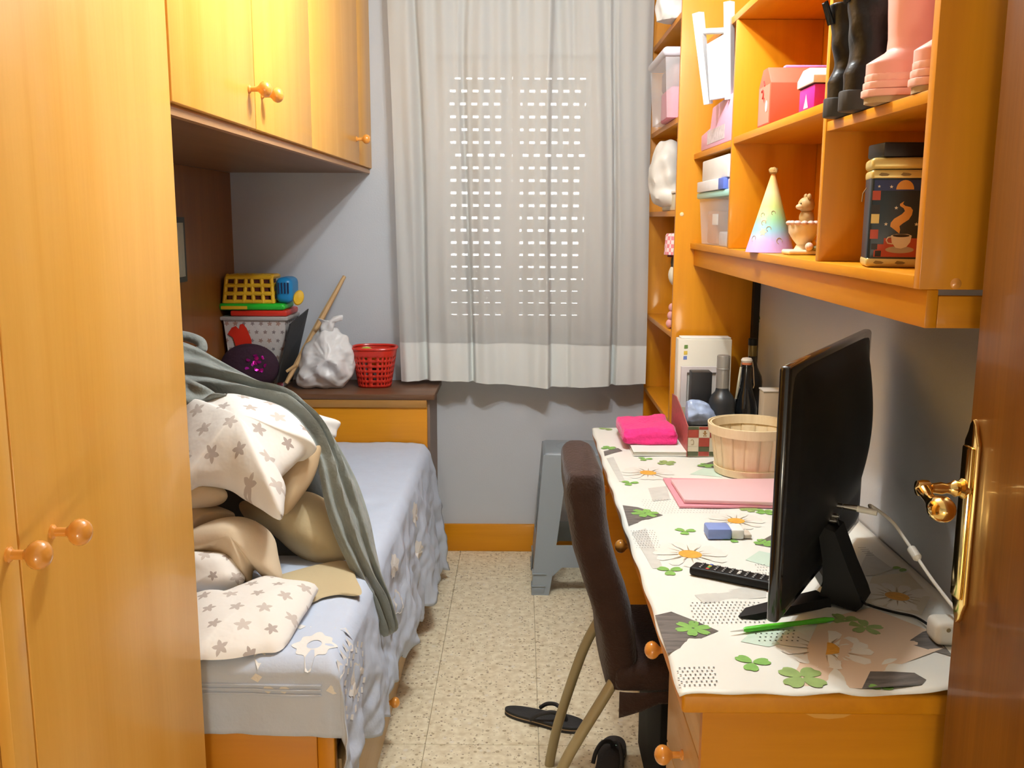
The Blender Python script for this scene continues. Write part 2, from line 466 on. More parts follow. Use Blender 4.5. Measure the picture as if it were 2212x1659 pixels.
shut = MB().box(WX0, WX1, YB+0.16, YB+0.178, 2.106+0.0065, WZ1).build('roller_shutter', SHUT, win, smooth=False)
_so = wloc(shut)
_sm = {}
for r in range(NS):
    zb = 2.106+0.0065-PITCHS*(r+1)+PITCHS*0.0
    if zb < WZ0-0.02: break
    ph = random.choice((0.0, 0.0, 0.022, -0.006)); hs = 1.0 if r < 14 else max(0.35, 1-0.14*(r-13))
    key = (ph, round(hs, 2))
    if key not in _sm:
        mb = slat_mesh(ph, True, hs)
        o = mb.build('slat', SHUT, smooth=False); _sm[key] = o.data
    else:
        o = bpy.data.objects.new('slat', _sm[key]); COL.objects.link(o)
    o.parent = shut; o.location = (-_so.x, -_so.y, zb-_so.z)

# ---------------------------------------------------------------- curtain
def curtain_mat():
    m, nt, b = newmat('sheer_curtain')
    b.inputs['Base Color'].default_value = (0.69, 0.72, 0.71, 1); b.inputs['Roughness'].default_value = 0.95
    tl = nt.nodes.new('ShaderNodeBsdfTranslucent'); tl.inputs[0].default_value = (0.80, 0.78, 0.76, 1)
    tr = nt.nodes.new('ShaderNodeBsdfTransparent'); tr.inputs[0].default_value = (1, 1, 1, 1)
    m1 = nt.nodes.new('ShaderNodeMixShader'); m1.inputs[0].default_value = 0.30
    L(nt, b.outputs[0], m1.inputs[1]); L(nt, tl.outputs[0], m1.inputs[2])
    m2 = nt.nodes.new('ShaderNodeMixShader'); m2.inputs[0].default_value = 0.22
    L(nt, m1.outputs[0], m2.inputs[1]); L(nt, tr.outputs[0], m2.inputs[2])
    L(nt, m2.outputs[0], nt.nodes['Material Output'].inputs[0])
    return m
CURT = curtain_mat()
HEMM = plain('curtain_hem', (0.67, 0.70, 0.69), 0.95)
KN = [(862, .012), (880, .03), (900, .026), (919, -.02), (930, .02), (975, .026), (1014, .014), (1024, -.028), (1034, .014), (1056, .032), (1082, -.004), (1118, -.012),
      (1150, .0), (1172, .014), (1196, .040), (1206, -.022), (1240, -.012), (1252, .012), (1295, .03), (1334, .026), (1344, -.024), (1354, .014), (1400, .012), (1420, .0)]
def fold(u):
    px = 862+u*(1420-862)
    for (a, fa), (b, fb) in zip(KN, KN[1:]):
        if px <= b:
            t = (px-a)/(b-a); t = t*t*(3-2*t)
            return fa+(fb-fa)*t
    return KN[-1][1]
cur = thing('curtain', 'white translucent curtain with stitched hem hanging before the shuttered window', 'curtain', (0.0, 4.09, 0.80))
ZH, ZT = 0.80, 2.46
def cpt(u, z, dy=0.0):
    t = (z-ZH)/(ZT-ZH)
    xl = -0.515+(-0.552+0.515)*min(1, t*1.1); xr = 0.538
    x = xl+(xr-xl)*u
    x += 0.010*math.sin(3.1*t+u*9)*t
    amp = 1.0-0.45*t
    y = 4.085-fold(min(1, max(0, u+0.012*math.sin(t*4+u*20)*t)))*amp - 0.004*math.sin(u*70+t*5) - (0.002+0.005*t)*math.sin(u*97+1.3*math.sin(t*3+u*5))
    zz = z + (0.012*math.sin(u*7+0.5)-0.010*u*0 if z < ZH+0.01 else 0)
    return Vector((x, y+dy, zz-0.012*u))
MB().grid(lambda u, v: cpt(u, ZH+0.17+(ZT-ZH-0.17)*v), 260, 40).build('curtain_cloth', CURT, cur, angle=80)
def hem(u, v):
    return cpt(u, ZH+0.178*v)
mb = MB().grid(lambda u, v: cpt(u, ZH+0.176*v, -0.0015), 260, 8).grid(lambda u, v: cpt(u, ZH+0.172*v, 0.0015), 260, 8)
mb.build('hem', HEMM, cur, angle=80)
MB().tube([(-0.62, 4.085, ZT+0.01), (0.53, 4.085, ZT+0.01)], 0.012, 12).build('curtain_rod', WHITEP, cur)

# ================================================================== furniture
def knob(parent, base, d=(1, 0, 0), r=0.019, ln=0.036, mat=None, name='knob'):
    """turned wooden knob standing on a front; base = point on the front, d = outward"""
    d = Vector(d).normalized()
    pr = [(0.0, -0.001), (0.010, -0.001), (0.010, 0.003), (0.0065, 0.006), (0.0065, ln-r*0.8)]
    for k in range(0, 9):
        th = math.pi*(0.18+0.82*k/8)
        pr.append((max(r*math.sin(th), 0.0), ln-r*math.cos(th)*0.85+r*0.15))
    return MB().lathe(pr, base, 20, d).build(name, mat or KNOBM, parent)

# ---------------------------------------------------------------- wardrobe
wd = thing('wardrobe', 'tall honey-coloured wooden wardrobe with round knobs beside the bed', 'wardrobe', (-0.95, 0.9, 0.0))
B = XW-0.019
MB().box(XL+0.002, B, 1.105, 1.800, 0.0, 2.50).build('wardrobe_body', W_V, wd, smooth=False)
ob = MB()
ob.box(XL+0.002, B, 0.30, 0.32, 0.0, 2.50).box(XL+0.002, XL+0.012, 0.32, 1.105, 0.0, 2.50)
ob.box(XL+0.012, B, 0.32, 1.105, 0.0, 0.08).box(XL+0.012, B, 0.32, 1.105, 2.48, 2.50)
ob.box(XL+0.012, B, 0.32, 1.105, 0.885, 0.905)
ob.build('open_bay', W_Y, wd, smooth=False)
MB().box(XL+0.013, B-0.001, 1.1025, 1.1045, 0.081, 2.479).build('bay_shade_panel', wood('bay_shade_brown', (0.10, 0.04, 0.012), (0.07, 0.028, 0.008), 'z'), wd, smooth=False)  # added dark panel, the bay's shade is put into its colour
d1 = MB().box(B+0.001, XW, 1.1675, 1.797, 0.055, 2.495, bev=0.002).build('door', W_V, wd)
knob(d1, (XW, 1.250, 1.075))
d2 = MB().box(B+0.001, XW, 1.112, 1.1625, 0.055, 2.495, bev=0.002).build('door', W_V, wd)
knob(d2, (XW, 1.138, 1.083))
GREYBOX = plain('grey_fabric_box', (0.16, 0.145, 0.12), 0.9, bump=0.3)
tag(MB().box(-0.98, -0.672, 0.95, 1.094, 0.9055, 0.965, bev=0.012, seg=3).build('folded_blanket', wood('ochre_blanket', (0.30, 0.17, 0.03), (0.24, 0.13, 0.02), 'y')), 'folded ochre blanket on the shelf of the open wardrobe bay', 'blanket')
tag(MB().box(-0.95, -0.668, 0.70, 1.06, 0.081, 0.42, bev=0.02, seg=3).build('storage_bag', GREYBOX), 'grey fabric storage bag at the bottom of the open wardrobe bay', 'bag')

# ---------------------------------------------------------------- cabinet over the bed
uc = thing('overbed_cabinet', 'honey-coloured wall cabinet with three doors bridging over the bed', 'cabinet', (-0.95, 3.0, 1.70))
MB().box(XL+0.002, B, 1.803, YB-0.001, 1.703, 2.50).build('cabinet_body', W_Y, uc, smooth=False)
MB().box(XL+0.016, B-0.0125, 1.803, YB-0.001, 1.690, 1.7025).build('bottom_panel', wood('underside_shade_brown', (0.22, 0.095, 0.03), (0.17, 0.07, 0.02), 'y'), uc, smooth=False)  # shadow under the cabinet is put into this dark brown
MB().box(B-0.012, B+0.006, 1.803, YB-0.001, 1.688, 1.703).build('bottom_rail', wood('rail_wood', (0.45, 0.24, 0.10), (0.36, 0.18, 0.07), 'y'), uc, smooth=False)
for a, b, ky, kz in ((1.808, 2.368, 2.318, 1.796), (2.373, 2.996, 2.430, 1.796), (3.001, 3.862, 3.800, 1.80)):
    d = MB().box(B+0.001, XW, a, b, 1.709, 2.495, bev=0.002).build('door', W_V, uc)
    knob(d, (XW, ky, kz), r=0.0185)
MB().box(B+0.001, XW-0.004, 3.868, YB-0.002, 1.709, 2.495, bev=0.002).build('filler_strip', W_V, uc)

# picture hung on the niche panel
pc = thing('framed_picture', 'small framed picture hanging on the wood panel beside the bed', 'picture', (XL+0.015, 3.42, 1.28))
MB().box(XL+0.015, XL+0.030, 3.28, 3.56, 1.265, 1.50).build('frame', plain('dark_green_frame', (0.03, 0.035, 0.02), 0.5), pc, smooth=False)
MB().box(XL+0.0305, XL+0.033, 3.30, 3.535, 1.285, 1.48).build('print', plain('picture_print', (0.42, 0.42, 0.30), 0.6, var=0.25, vscale=30), pc, smooth=False)

# ---------------------------------------------------------------- bench / headboard chest across the bed's head
bn = thing('headboard_chest', 'wooden headboard chest with dark top across the head of the bed', 'chest', (-0.8, 4.03, 0.0))
MB().box(XL+0.016, -0.374, 3.866, YB-0.001, 0.0, 0.766).build('chest_body', plain('shaded_side_panel', (0.20, 0.13, 0.09), 0.5), bn, smooth=False)  # shade on the chest's end is put into this dark colour
MB().box(XL+0.016, -0.384, 3.850, 3.8655, 0.06, 0.757, bev=0.002).build('front_panel', O_X, bn)
MB().box(XL+0.016, -0.352, 3.842, YB-0.001, 0.767, 0.790, bev=0.004).build('chest_top', DARKW, bn)
MB().box(XL+0.016, -0.384, 3.842, 3.8495, 0.735, 0.766, bev=0.002).build('top_rail', wood('rail_wood2', (0.40, 0.20, 0.05), (0.32, 0.15, 0.03), 'x'), bn)

# ---------------------------------------------------------------- bed
BASEM = wood('bed_base_laminate', (0.56, 0.36, 0.15), (0.48, 0.29, 0.11), 'y')
bed = thing('bed', 'single bed with wooden footboard and drawer base', 'bed', (-0.83, 2.9, 0.0))
MB().box(-1.25, -0.405, 1.898, 3.838, 0.012, 0.345).build('bed_base', BASEM, bed, smooth=False)
for a, b in ((1.92, 2.87), (2.88, 3.83)):
    d = MB().box(-0.404, -0.386, a, b, 0.02, 0.335, bev=0.002).build('drawer', BASEM, bed)
    knob(d, (-0.386, a+0.62, 0.135), r=0.016, ln=0.03)
MB().box(-1.25, -0.428, 1.872, 1.897, 0.0, 0.440, bev=0.003).build('footboard', O_X, bed)
MB().box(-0.427, -0.390, 1.868, 1.897, 0.0, 0.440, bev=0.004).build('corner_post', O_V, bed)
MB().box(-1.25, -0.405, 1.900, 3.835, 0.346, 0.572, bev=0.05, seg=4).build('mattress', plain('mattress_ticking', (0.6, 0.58, 0.55), 0.9), bed)

# ---------------------------------------------------------------- desk
dk = thing('desk', 'long amber wooden desk with drawers along the right wall', 'desk', (0.56, 2.4, 0.0))
DX = 0.262
MB().box(DX, XR-0.001, 1.430, 3.410, 0.716, 0.750, bev=0.006, seg=3).build('desk_top', O_Y, dk)
MB().box(0.300, XR-0.001, 1.452, 1.470, 0.0, 0.7155).build('side_panel', O_X, dk, smooth=False)
MB().box(0.320, XR-0.001, 1.790, 1.808, 0.0, 0.7155).build('side_panel', O_X, dk, smooth=False)
MB().box(0.300, XR-0.001, 3.380, 3.398, 0.0, 0.7155).build('side_panel', O_X, dk, smooth=False)
MB().box(0.83, XR-0.001, 1.47, 3.38, 0.0, 0.7155).build('back_panel', O_Y, dk, smooth=False)
LAMF = wood('drawer_laminate', (0.62, 0.38, 0.15), (0.52, 0.30, 0.10), 'y')
for a, b in ((0.455, 0.604), (0.250, 0.451), (0.06, 0.246)):
    bx = MB().box(0.322, 0.80, 1.474, 1.786, a+0.01, b-0.01).build('drawer_box', O_Y, dk, smooth=False)
    d = MB().box(0.302, 0.321, 1.472, 1.804, a, b, bev=0.002).build('drawer', LAMF, dk)
    knob(d, (0.302, 1.622, (a+b)/2), d=(-1, 0, 0), r=0.0185, ln=0.034)
for a, b, ky in ((1.472, 2.13, 1.797), (2.135, 2.67, 2.412), (2.675, 3.375, 2.935)):
    d = MB().box(0.302, 0.321, a, b, 0.609, 0.7145, bev=0.002).build('drawer', LAMF if a < 2 else O_Y, dk)
    knob(d, (0.302, ky, 0.652), d=(-1, 0, 0), r=0.0180, ln=0.034)
MB().box(0.3215, 0.82, 1.812, 3.375, 0.616, 0.63).build('drawer_floor', O_Y, dk, smooth=False)
for (px, py, r) in ((1551, 1528, 0.004), (1661, 1531, 0.005)):
    p = un(px, py, y=1.4519)
    MB().lathe([(0.0, 0.0), (r, 0.0), (r*0.7, 0.0015), (0, 0.002)], p+Vector((0, 0.0005, 0)), 12, (0, -1, 0)).build('screw_cap', plain('cap_brown', (0.12, 0.05, 0.01), 0.5), dk)
# chipped patch of veneer on the near side panel
chip = [(-.043, .004), (-.03, .006), (-.018, .006), (-.016, .011), (-.008, .010), (-.004, .007), (.012, .006), (.03, .004), (.042, .001), (.028, -.006), (.004, -.009), (-.02, -.007)]
p = un(1786, 1542, y=1.4519)
MB().add([p+Vector((a, -0.0006, b)) for a, b in chip], [tuple(range(len(chip)))]).build('chipped_patch', plain('bare_veneer', (0.70, 0.36, 0.06), 0.6), dk, smooth=False)

# ---------------------------------------------------------------- tall shelf unit at the end of the desk
tu = thing('tall_bookcase', 'tall narrow amber bookcase standing between the desk and the window wall', 'bookcase', (0.70, 3.82, 0.0))
TX, TY0, TY1 = 0.545, 3.45, YB-0.004
MB().box(TX, XR-0.001, TY0, TY0+0.020, 0.0, 2.50, bev=0.0015).build('side_panel', O_V, tu)
MB().box(TX, XR-0.001, TY1-0.020, TY1, 0.0, 2.50, bev=0.0015).build('side_panel', O_V, tu)
MB().box(XR-0.009, XR-0.001, TY0+0.020, TY1-0.020, 0.0, 2.50).build('back_panel', O_V, tu, smooth=False)
TSH = (0.08, 0.42, 0.752, 1.075, 1.510, 1.835, 2.185, 2.48)
for z in TSH:
    MB().box(TX+0.001, XR-0.009, TY0+0.020, TY1-0.020, z, z+0.020, bev=0.0015).build('shelf', O_Y, tu)
p = un(1473, 463, y=TY0)
MB().lathe([(0.0, 0.0), (0.0075, 0.0), (0.0055, 0.002), (0, 0.003)], p, 16, (0, -1, 0)).build('screw_cap', plain('cap_pale', (0.85, 0.62, 0.36), 0.4), tu)

# ---------------------------------------------------------------- wall shelf over the desk
SX = 0.600
ws = thing('wall_shelf', 'amber open wall shelf with six compartments above the desk', 'shelf', (0.72, 2.45, 1.33))
SB, SE = 1.455, 3.449
MB().box(SX, XR-0.001, SB, SB+0.022, 1.397, 2.072, bev=0.0015).build('end_panel', O_V, ws)
MB().box(XR-0.008, XR-0.001, SB+0.022, SE, 1.397, 2.05).build('back_panel', O_V, ws, smooth=False)
MB().box(SX, XR-0.008, SB+0.0225, SE, 1.397, 1.417, bev=0.0015).build('bottom_board', O_Y, ws)
MB().box(SX, XR-0.001, SB+0.0225, SE, 2.052, 2.072, bev=0.0015).build('top_board', O_Y, ws)
MB().box(SX, XR-0.0085, 1.958, 1.978, 1.4175, 2.0515, bev=0.0015).build('divider', O_V, ws)
MB().box(SX, XR-0.0085, 2.815, 2.835, 1.4175, 2.0515, bev=0.0015).build('divider', O_V, ws)
C3, C2, C1 = 1.672, 1.712, 1.706
MB().box(SX+0.002, XR-0.0085, SB+0.0225, 1.9575, C3, C3+0.019, bev=0.0015).build('shelf_board', O_Y, ws)
MB().box(SX+0.002, XR-0.0085, 1.9785, 2.8145, C2, C2+0.019, bev=0.0015).build('shelf_board', O_Y, ws)
MB().box(SX+0.002, XR-0.0085, 2.8355, SE, C1, C1+0.019, bev=0.0015).build('shelf_board', O_Y, ws)
MB().box(SX+0.014, SX+0.032, SB+0.004, SE, 1.338, 1.3965, bev=0.0015).build('skirt', O_Y, ws)
MB().box(SX+0.0325, XR-0.001, SB+0.004, SB+0.022, 1.338, 1.387, bev=0.0015).build('skirt', O_X, ws)
p = un(2065, 613, y=SB)
MB().lathe([(0.0, 0.0), (0.0085, 0.0), (0.006, 0.002), (0, 0.003)], p, 16, (0, -1, 0)).build('screw_cap', KNOBM, ws)

# ---------------------------------------------------------------- room door, opened against the desk end
DRX = 0.655
dr = thing('door_1', None, None, (0.675, 0.95, 0.0)); dr['kind'] = 'structure'
MB().box(DRX, DRX+0.038, 0.555, 1.372, 0.008, 2.06, bev=0.004, seg=3).build('door_leaf', DOORW, dr)
MB().box(DRX+0.006, DRX+0.030, 1.3725, 1.384, 0.008, 2.06, bev=0.003).build('door_lip', DOORW, dr)
hz_, hy = 1.117, 1.350
hd = MB().prism([(hy-0.0205, 0.945), (hy-0.0205, 1.185), (hy-0.012, 1.200), (hy-0.008, 1.212), (hy, 1.220), (hy+0.008, 1.212), (hy+0.012, 1.200), (hy+0.0205, 1.185),
                 (hy+0.0205, 0.945), (hy+0.012, 0.930), (hy+0.008, 0.918), (hy, 0.910), (hy-0.008, 0.918), (hy-0.012, 0.930)], 'x', DRX-0.007, DRX+0.0005, bev=0.002)
hd.box(DRX-0.013, DRX-0.0065, hy-0.015, hy+0.015, 0.950, 1.180, bev=0.004)
hp = hd.build('handle_plate', BRASS, dr)
MB().lathe([(0.0, -0.001), (0.015, -0.001), (0.015, 0.006), (0.011, 0.010), (0.0125, 0.016), (0.009, 0.021), (0.0075, 0.028), (0.0095, 0.036), (0.0075, 0.046), (0.008, 0.05), (0.012, 0.054), (0.0125, 0.062), (0.011, 0.070), (0.0, 0.073)], (DRX-0.009, hy, hz_), 20, (-1, 0, 0)).build('handle_neck', BRASS, hp)
lev = []
cx_ = DRX-0.009-0.062
_e = un(2034, 1100, y=hy-0.080)
_s = Vector((cx_, hy, hz_))
_lp = [_s.lerp(_e, t) + Vector((0, 0, -0.004*math.sin(t*math.pi))) for t in (-0.02, 0.2, 0.4, 0.6, 0.8, 0.95, 1.1, 1.2, 1.25)]
MB().tube(_lp, [0.0105, 0.0085, 0.0080, 0.0110, 0.0160, 0.0185, 0.0172, 0.0110, 0.003], 20).build('handle_lever', BRASS, hp)
MB().lathe([(0.0, -0.001), (0.007, -0.001), (0.007, 0.003), (0.0, 0.004)], (DRX-0.009, hy, 1.01), 14, (-1, 0, 0)).build('keyhole_cover', BRASS, hp)
MB().box(DRX+0.008, DRX+0.028, 1.3842, 1.386, 0.99, 1.19).build('lock_plate', BRASS, dr, smooth=False)

# ---------------------------------------------------------------- ceiling lamp (above the frame)
LCX = (BULBS[0][0]+BULBS[1][0])/2
cl = thing('ceiling_lamp', 'ceiling lamp with two bare bulbs above the middle of the room', 'lamp', (LCX, 2.28, ZC))
MB().lathe([(0.0, -0.03), (0.05, -0.028), (0.06, -0.015), (0.06, 0.0)], (LCX, 2.28, ZC), 24).build('ceiling_rose', WHITEP, cl)
for b in BULBS:
    MB().tube([(LCX, 2.28, ZC-0.025), ((LCX+b[0])/2, (2.28+b[1])/2, ZC-0.06), (b[0], b[1], b[2]+0.13)], 0.006, 10).build('lamp_arm', BRASS, cl)
    MB().lathe([(0.0, 0.14), (0.016, 0.14), (0.02, 0.10), (0.02, 0.055), (0.0, 0.055)], b, 16).build('bulb_socket', WHITEP, cl)

# ---------------------------------------------------------------- chair pushed up to the desk
COVER = plain('brown_stretch_cover', (0.034, 0.015, 0.010), 0.95, bump=0.8, bscale=130, var=0.25, vscale=30, sheen=0.12)
LEGM = plain('beige_painted_steel', (0.36, 0.295, 0.155), 0.45)
ch = thing('chair', 'chair with dark brown fabric cover and beige tubular legs at the desk', 'chair', (0.34, 2.27, 0.0))
cy0, cy1 = 2.095, 2.47
def backrest(u, v):
    # u around section, v up
    z = 0.405+v*0.522
    xc = 0.250-0.104*v**0.9 + 0.008*math.sin(v*6)
    hw = 0.044+0.004*v + 0.004*math.sin(v*9+u*5)
    hy_ = (cy1-cy0)/2*(0.96+0.04*math.sin(v*3.1))
    e = 1.0 if v < 0.93 else math.sqrt(max(0.0, 1-((v-0.93)/0.07)**2))*0.4+0.6
    a = 2*math.pi*u
    c, s = math.cos(a), math.sin(a)
    sx = math.copysign(abs(c)**0.55, c)*hw*e; sy = math.copysign(abs(s)**0.35, s)*hy_*(0.9+0.1*e)
    q = Vector((xc+sx, (cy0+cy1)/2+sy, z))
    w = 0.004*nz(q, 22, 3)
    return q+Vector((w*c, w*s, 0))
mb = MB().grid(lambda u, v: backrest(u, 1-(1-v)**1.5), 48, 30, closed_u=True)
N_ = len(mb.v); mb.f.append(tuple(range(N_-48, N_))); mb.f.append(tuple(range(48))[::-1])
mb.build('backrest', COVER, ch, angle=70)
mb = MB().box(0.225, 0.62, cy0-0.005, cy1+0.01, 0.402, 0.47, bev=0.022, seg=4)
for v in mb.v: v += Vector((0, 0, 0.004*nz(v, 25, 2)))
mb.build('seat', COVER, ch, angle=70)
# hanging skirt of the cover with ragged corner
sk = MB().grid(lambda u, v: Vector((0.235+0.37*u, cy0-0.008-0.004*math.sin(u*14), 0.41-0.03*v-0.035*v*max(0, 1-u*4))), 24, 4)
sk.build('cover_skirt', COVER, ch, solid=0.003)
def leg(pts, r=0.0135):
    return MB().tube(catmull(pts, 24, closed=False), r, 14).build('leg', LEGM, ch)
leg([(0.232, cy0+0.03, 0.43), (0.190, cy0+0.02, 0.36), (0.140, cy0+0.012, 0.275), (0.105, cy0+0.006, 0.207), (0.074, cy0, 0.12), (0.060, cy0-0.004, 0.0)])
leg([(0.215, cy1-0.02, 0.43), (0.178, cy1-0.02, 0.352), (0.140, cy1-0.02, 0.235), (0.108, cy1-0.02, 0.12), (0.092, cy1-0.02, 0.04), (0.086, cy1-0.02, 0.0)])
leg([(0.54, cy0+0.03, 0.42), (0.57, cy0+0.02, 0.25), (0.59, cy0+0.015, 0.0)])
leg([(0.54, cy1-0.03, 0.42), (0.57, cy1-0.02, 0.25), (0.59, cy1-0.015, 0.0)])

# ---------------------------------------------------------------- grey plastic stool under the window
STL = plain('grey_stool_plastic', (0.24, 0.28, 0.315), 0.36)
st = thing('plastic_stool', 'grey moulded plastic stool standing under the window', 'stool', (0.22, 3.85, 0.0))
SH = 0.578
def corner(i, t):
    # i 0..3 corners, t 0 floor .. 1 top
    hx, hy_ = 0.172+(0.128-0.172)*t, 0.172+(0.122-0.172)*t
    s = ((-1, -1), (1, -1), (1, 1), (-1, 1))[i]
    return Vector((0.222+s[0]*hx, 3.845+s[1]*hy_, SH*t*0.985))
sm = MB()
for i in range(4):
    j = (i+1) % 4
    def P(a, t): return corner(i, t).lerp(corner(j, t), a)
    def panel(a0, a1, t0, t1, fa0=None, fa1=None):
        fa0 = a0 if fa0 is None else fa0; fa1 = a1 if fa1 is None else fa1
        n = 5
        for k in range(n):
            u0, u1 = k/n, (k+1)/n
            sm.add([P(a0+(fa0-a0)*u0, t0+(t1-t0)*u0), P(a1+(fa1-a1)*u0, t0+(t1-t0)*u0), P(a1+(fa1-a1)*u1, t0+(t1-t0)*u1), P(a0+(fa0-a0)*u1, t0+(t1-t0)*u1)], [(0, 1, 2, 3)])
    panel(0.0, 0.20, 0.0, 0.20, 0.0, 0.24); panel(0.80, 1.0, 0.0, 0.20, 0.76, 1.0)
    panel(0.0, 1.0, 0.20, 0.36)
    panel(0.0, 0.26, 0.36, 0.80, 0.0, 0.34); panel(0.74, 1.0, 0.36, 0.80, 0.66, 1.0)
    panel(0.0, 1.0, 0.80, 1.0)
    # arch corners under the crossbar
    for (s0, s1) in ((0.0, 1), (1.0, -1)):
        sm.add([P(s0+s1*0.23, 0.135), P(s0+s1*0.24, 0.2), P(s0+s1*0.34, 0.2)], [(0, 1, 2)])
so = sm.build('stool_body', STL, st, smooth=False, solid=0.004)
tp = MB()
tp.box(0.222-0.128, 0.222+0.128, 3.845-0.122, 3.845+0.122, SH-0.03, SH, bev=0.014, seg=4)
tp.build('stool_top', STL, st)
MB().lathe([(0.070, -0.0005), (0.074, 0.0012), (0.078, -0.0005)], (0.222, 3.845, SH), 36, cap=False).build('grip_ring', STL, st)
for i in range(4):
    c = corner(i, 0.0); s = ((-1, -1), (1, -1), (1, 1), (-1, 1))[i]
    a = c-Vector((s[0]*0.026, s[1]*0.026, 0))
    f = MB().box(a.x-0.028, a.x+0.028, a.y-0.028, a.y+0.028, 0.0, 0.034, bev=0.008, seg=3)
    MB().box(a.x-0.0295, a.x+0.0295, a.y-0.0295, a.y+0.0295, 0.034, 0.040, bev=0.002).build('foot_rib', STL, st)
    MB().box(a.x-0.0295-s[0]*.004, a.x+0.0295-s[0]*.004, a.y-0.0295-s[1]*.004, a.y+0.0295-s[1]*.004, 0.084, 0.090, bev=0.002).build('foot_rib', STL, st)
    f.build('foot', STL, st)

# made-up fixture for the added fill light
hl = thing('fill_lamp', 'made-up low lamp with a bare bulb added as fill light behind the camera', 'lamp', (FILL[0], FILL[1], 0.0))
MB().lathe([(0.0, 0.0), (0.12, 0.0), (0.12, 0.012), (0.02, 0.02), (0.0, 0.02)], (FILL[0], FILL[1], 0.0005), 32).build('fill_lamp_base', BLACKP, hl)
MB().tube([(FILL[0], FILL[1], 0.02), (FILL[0], FILL[1], FILL[2]-0.20)], 0.010, 12).build('fill_lamp_pole', BLACKP, hl)
MB().lathe([(0.0, -0.20), (0.018, -0.20), (0.022, -0.155), (0.0, -0.155)], FILL, 16).build('bulb_socket', WHITEP, hl)

# ================================================================== bedding
def spread():
    top, xr, yn = 0.590, -0.388, 1.878
    W_, L_ = 0.855, 1.945
    def hemz(y):    # lower edge on the room side
        base = 0.305-0.125*(y-1.9)
        saw = abs(((y*9.0) % 1.0)-0.5)*0.045
        return base+saw+0.03*nz((y, 0, 0), 7, 2)
    def f(u, v):
        # u: 0 wall .. 1 hem ; v: 0 head .. 1 near hem
        s = u*(W_+0.44); t = v*(L_+0.185)
        y0 = 3.835-t; ds = max(0.0, s-W_); dt = max(0.0, t-L_)
        x = min(xr, xr-W_+s); y = max(yn, y0)
        yy = y if dt <= 0 else yn
        dropmax = top-hemz(yy)
        ds = ds/0.44*dropmax if dt <= 0 else ds/0.44*(dropmax+0.10)
        z = top
        # rounded shoulders
        R = 0.055
        if s > W_-R:
            a = min(1.0, (s-(W_-R))/(2*R)); z -= R*0.55*a*a
        if t > L_-R:
            a = min(1.0, (t-(L_-R))/(2*R)); z -= R*0.45*a*a
        if ds > 0 and dt <= 0:
            z = top-0.03-ds*0.96
            x = xr+0.012+(0.022+0.050*((y-1.88)/1.95)**1.5)*(ds/dropmax)**0.8 + (0.010*math.sin(y*23)+0.012*math.sin(y*11.3+1))*(ds/dropmax)
        elif dt > 0 and ds <= 0:
            z = top-0.022-dt*0.78
            y = yn-0.006-0.012*(dt/0.185)-0.006*math.sin(s*17)*(dt/0.185)
        elif dt > 0 and ds > 0:
            k = min(ds/0.41, dt/0.185)
            z = top-0.03-max(ds*0.96, dt*0.78)-0.13*k-0.05*k*k
            x = xr+0.012+0.040*min(1, ds/0.35)+0.022*math.sin(ds*28)*k
            y = yn-0.010-0.050*k*(1-ds*0.9)+0.012*math.sin(ds*35)*k
        q = Vector((x, y, z))
        amp = 0.004+0.012*min(1.0, ds/0.2)+0.006*min(1, dt/0.15)
        n1 = nz(q, 13, 1.0)+0.5*nz(q, 31, 4.0)
        return q+Vector((amp*n1 if ds > 0 else 0, -amp*n1*0.6 if dt > 0 else 0, amp*n1 if ds <= 0 and dt <= 0 else 0))
    return f
sf = spread()
sp_ = thing('bedspread', 'pale blue embroidered bedspread hanging over the side of the bed', 'bedspread', (-0.8, 2.9, 0.59))
MB().grid(sf, 110, 170).build('spread_cloth', SPREAD, sp_, angle=180, solid=0.0025)
# embroidered motifs near the foot end
def motif(poly, u0, v0, su, sv, name, lift=0.0022, rot=0.0):
    vs_ = []
    cpt_ = sf(u0, v0)
    for a, b in poly:
        aa = a*math.cos(rot)-b*math.sin(rot); bb = a*math.sin(rot)+b*math.cos(rot)
        u, v = u0+aa*su, v0+bb*sv
        p = sf(u, v); e = 0.004
        n = (sf(u+e, v)-p).cross(sf(u, v+e)-p)
        n = n.normalized() if n.length > 0 else Vector((0, 0, 1))
        if n.z < 0 and u < 0.6: n = -n
        if u >= 0.64 and n.x < 0: n = -n
        vs_.append(p+n*lift)
    p = sum(vs_, Vector())/len(vs_)
    m = MB().add(vs_+[p], [(i, (i+1) % len(vs_), len(vs_)) for i in range(len(vs_))])
    return m
def quatre(n=40, hole=False):
    out = []
    for k in range(n):
        a = 2*math.pi*k/n; r = 0.90+0.10*math.cos(8*a)+0.06*math.cos(4*a)
        out.append((r*math.cos(a), r*math.sin(a)))
    return out
def ringm(u0, v0, su, sv, ri):
    mm = MB(); V = []; q = quatre(48); 
    for s in (ri, 1.0):
        for k, (a, b) in enumerate(q):
            an = 2*math.pi*k/48
            if s == 1.0: a2, b2 = a, b
            else: a2, b2 = ri*math.cos(an), ri*math.sin(an)
            u, v = u0+a2*su, v0+b2*sv
            p = sf(u, v); e = 0.004; n = (sf(u+e, v)-p).cross(sf(u, v+e)-p).normalized()
            if n.z < 0 and u < 0.64: n = -n
            if u >= 0.64 and n.x < 0: n = -n
            V.append(p+n*0.0022)
    return mm.add(V, [(k, (k+1) % 48, 48+(k+1) % 48, 48+k) for k in range(48)])
SPU, SPV = 1/1.295, 1/2.13
ringm(0.618, 0.890, 0.047*SPU, 0.055*SPV, 0.34).build('embroidered_flower', EMBRO, sp_, smooth=False)
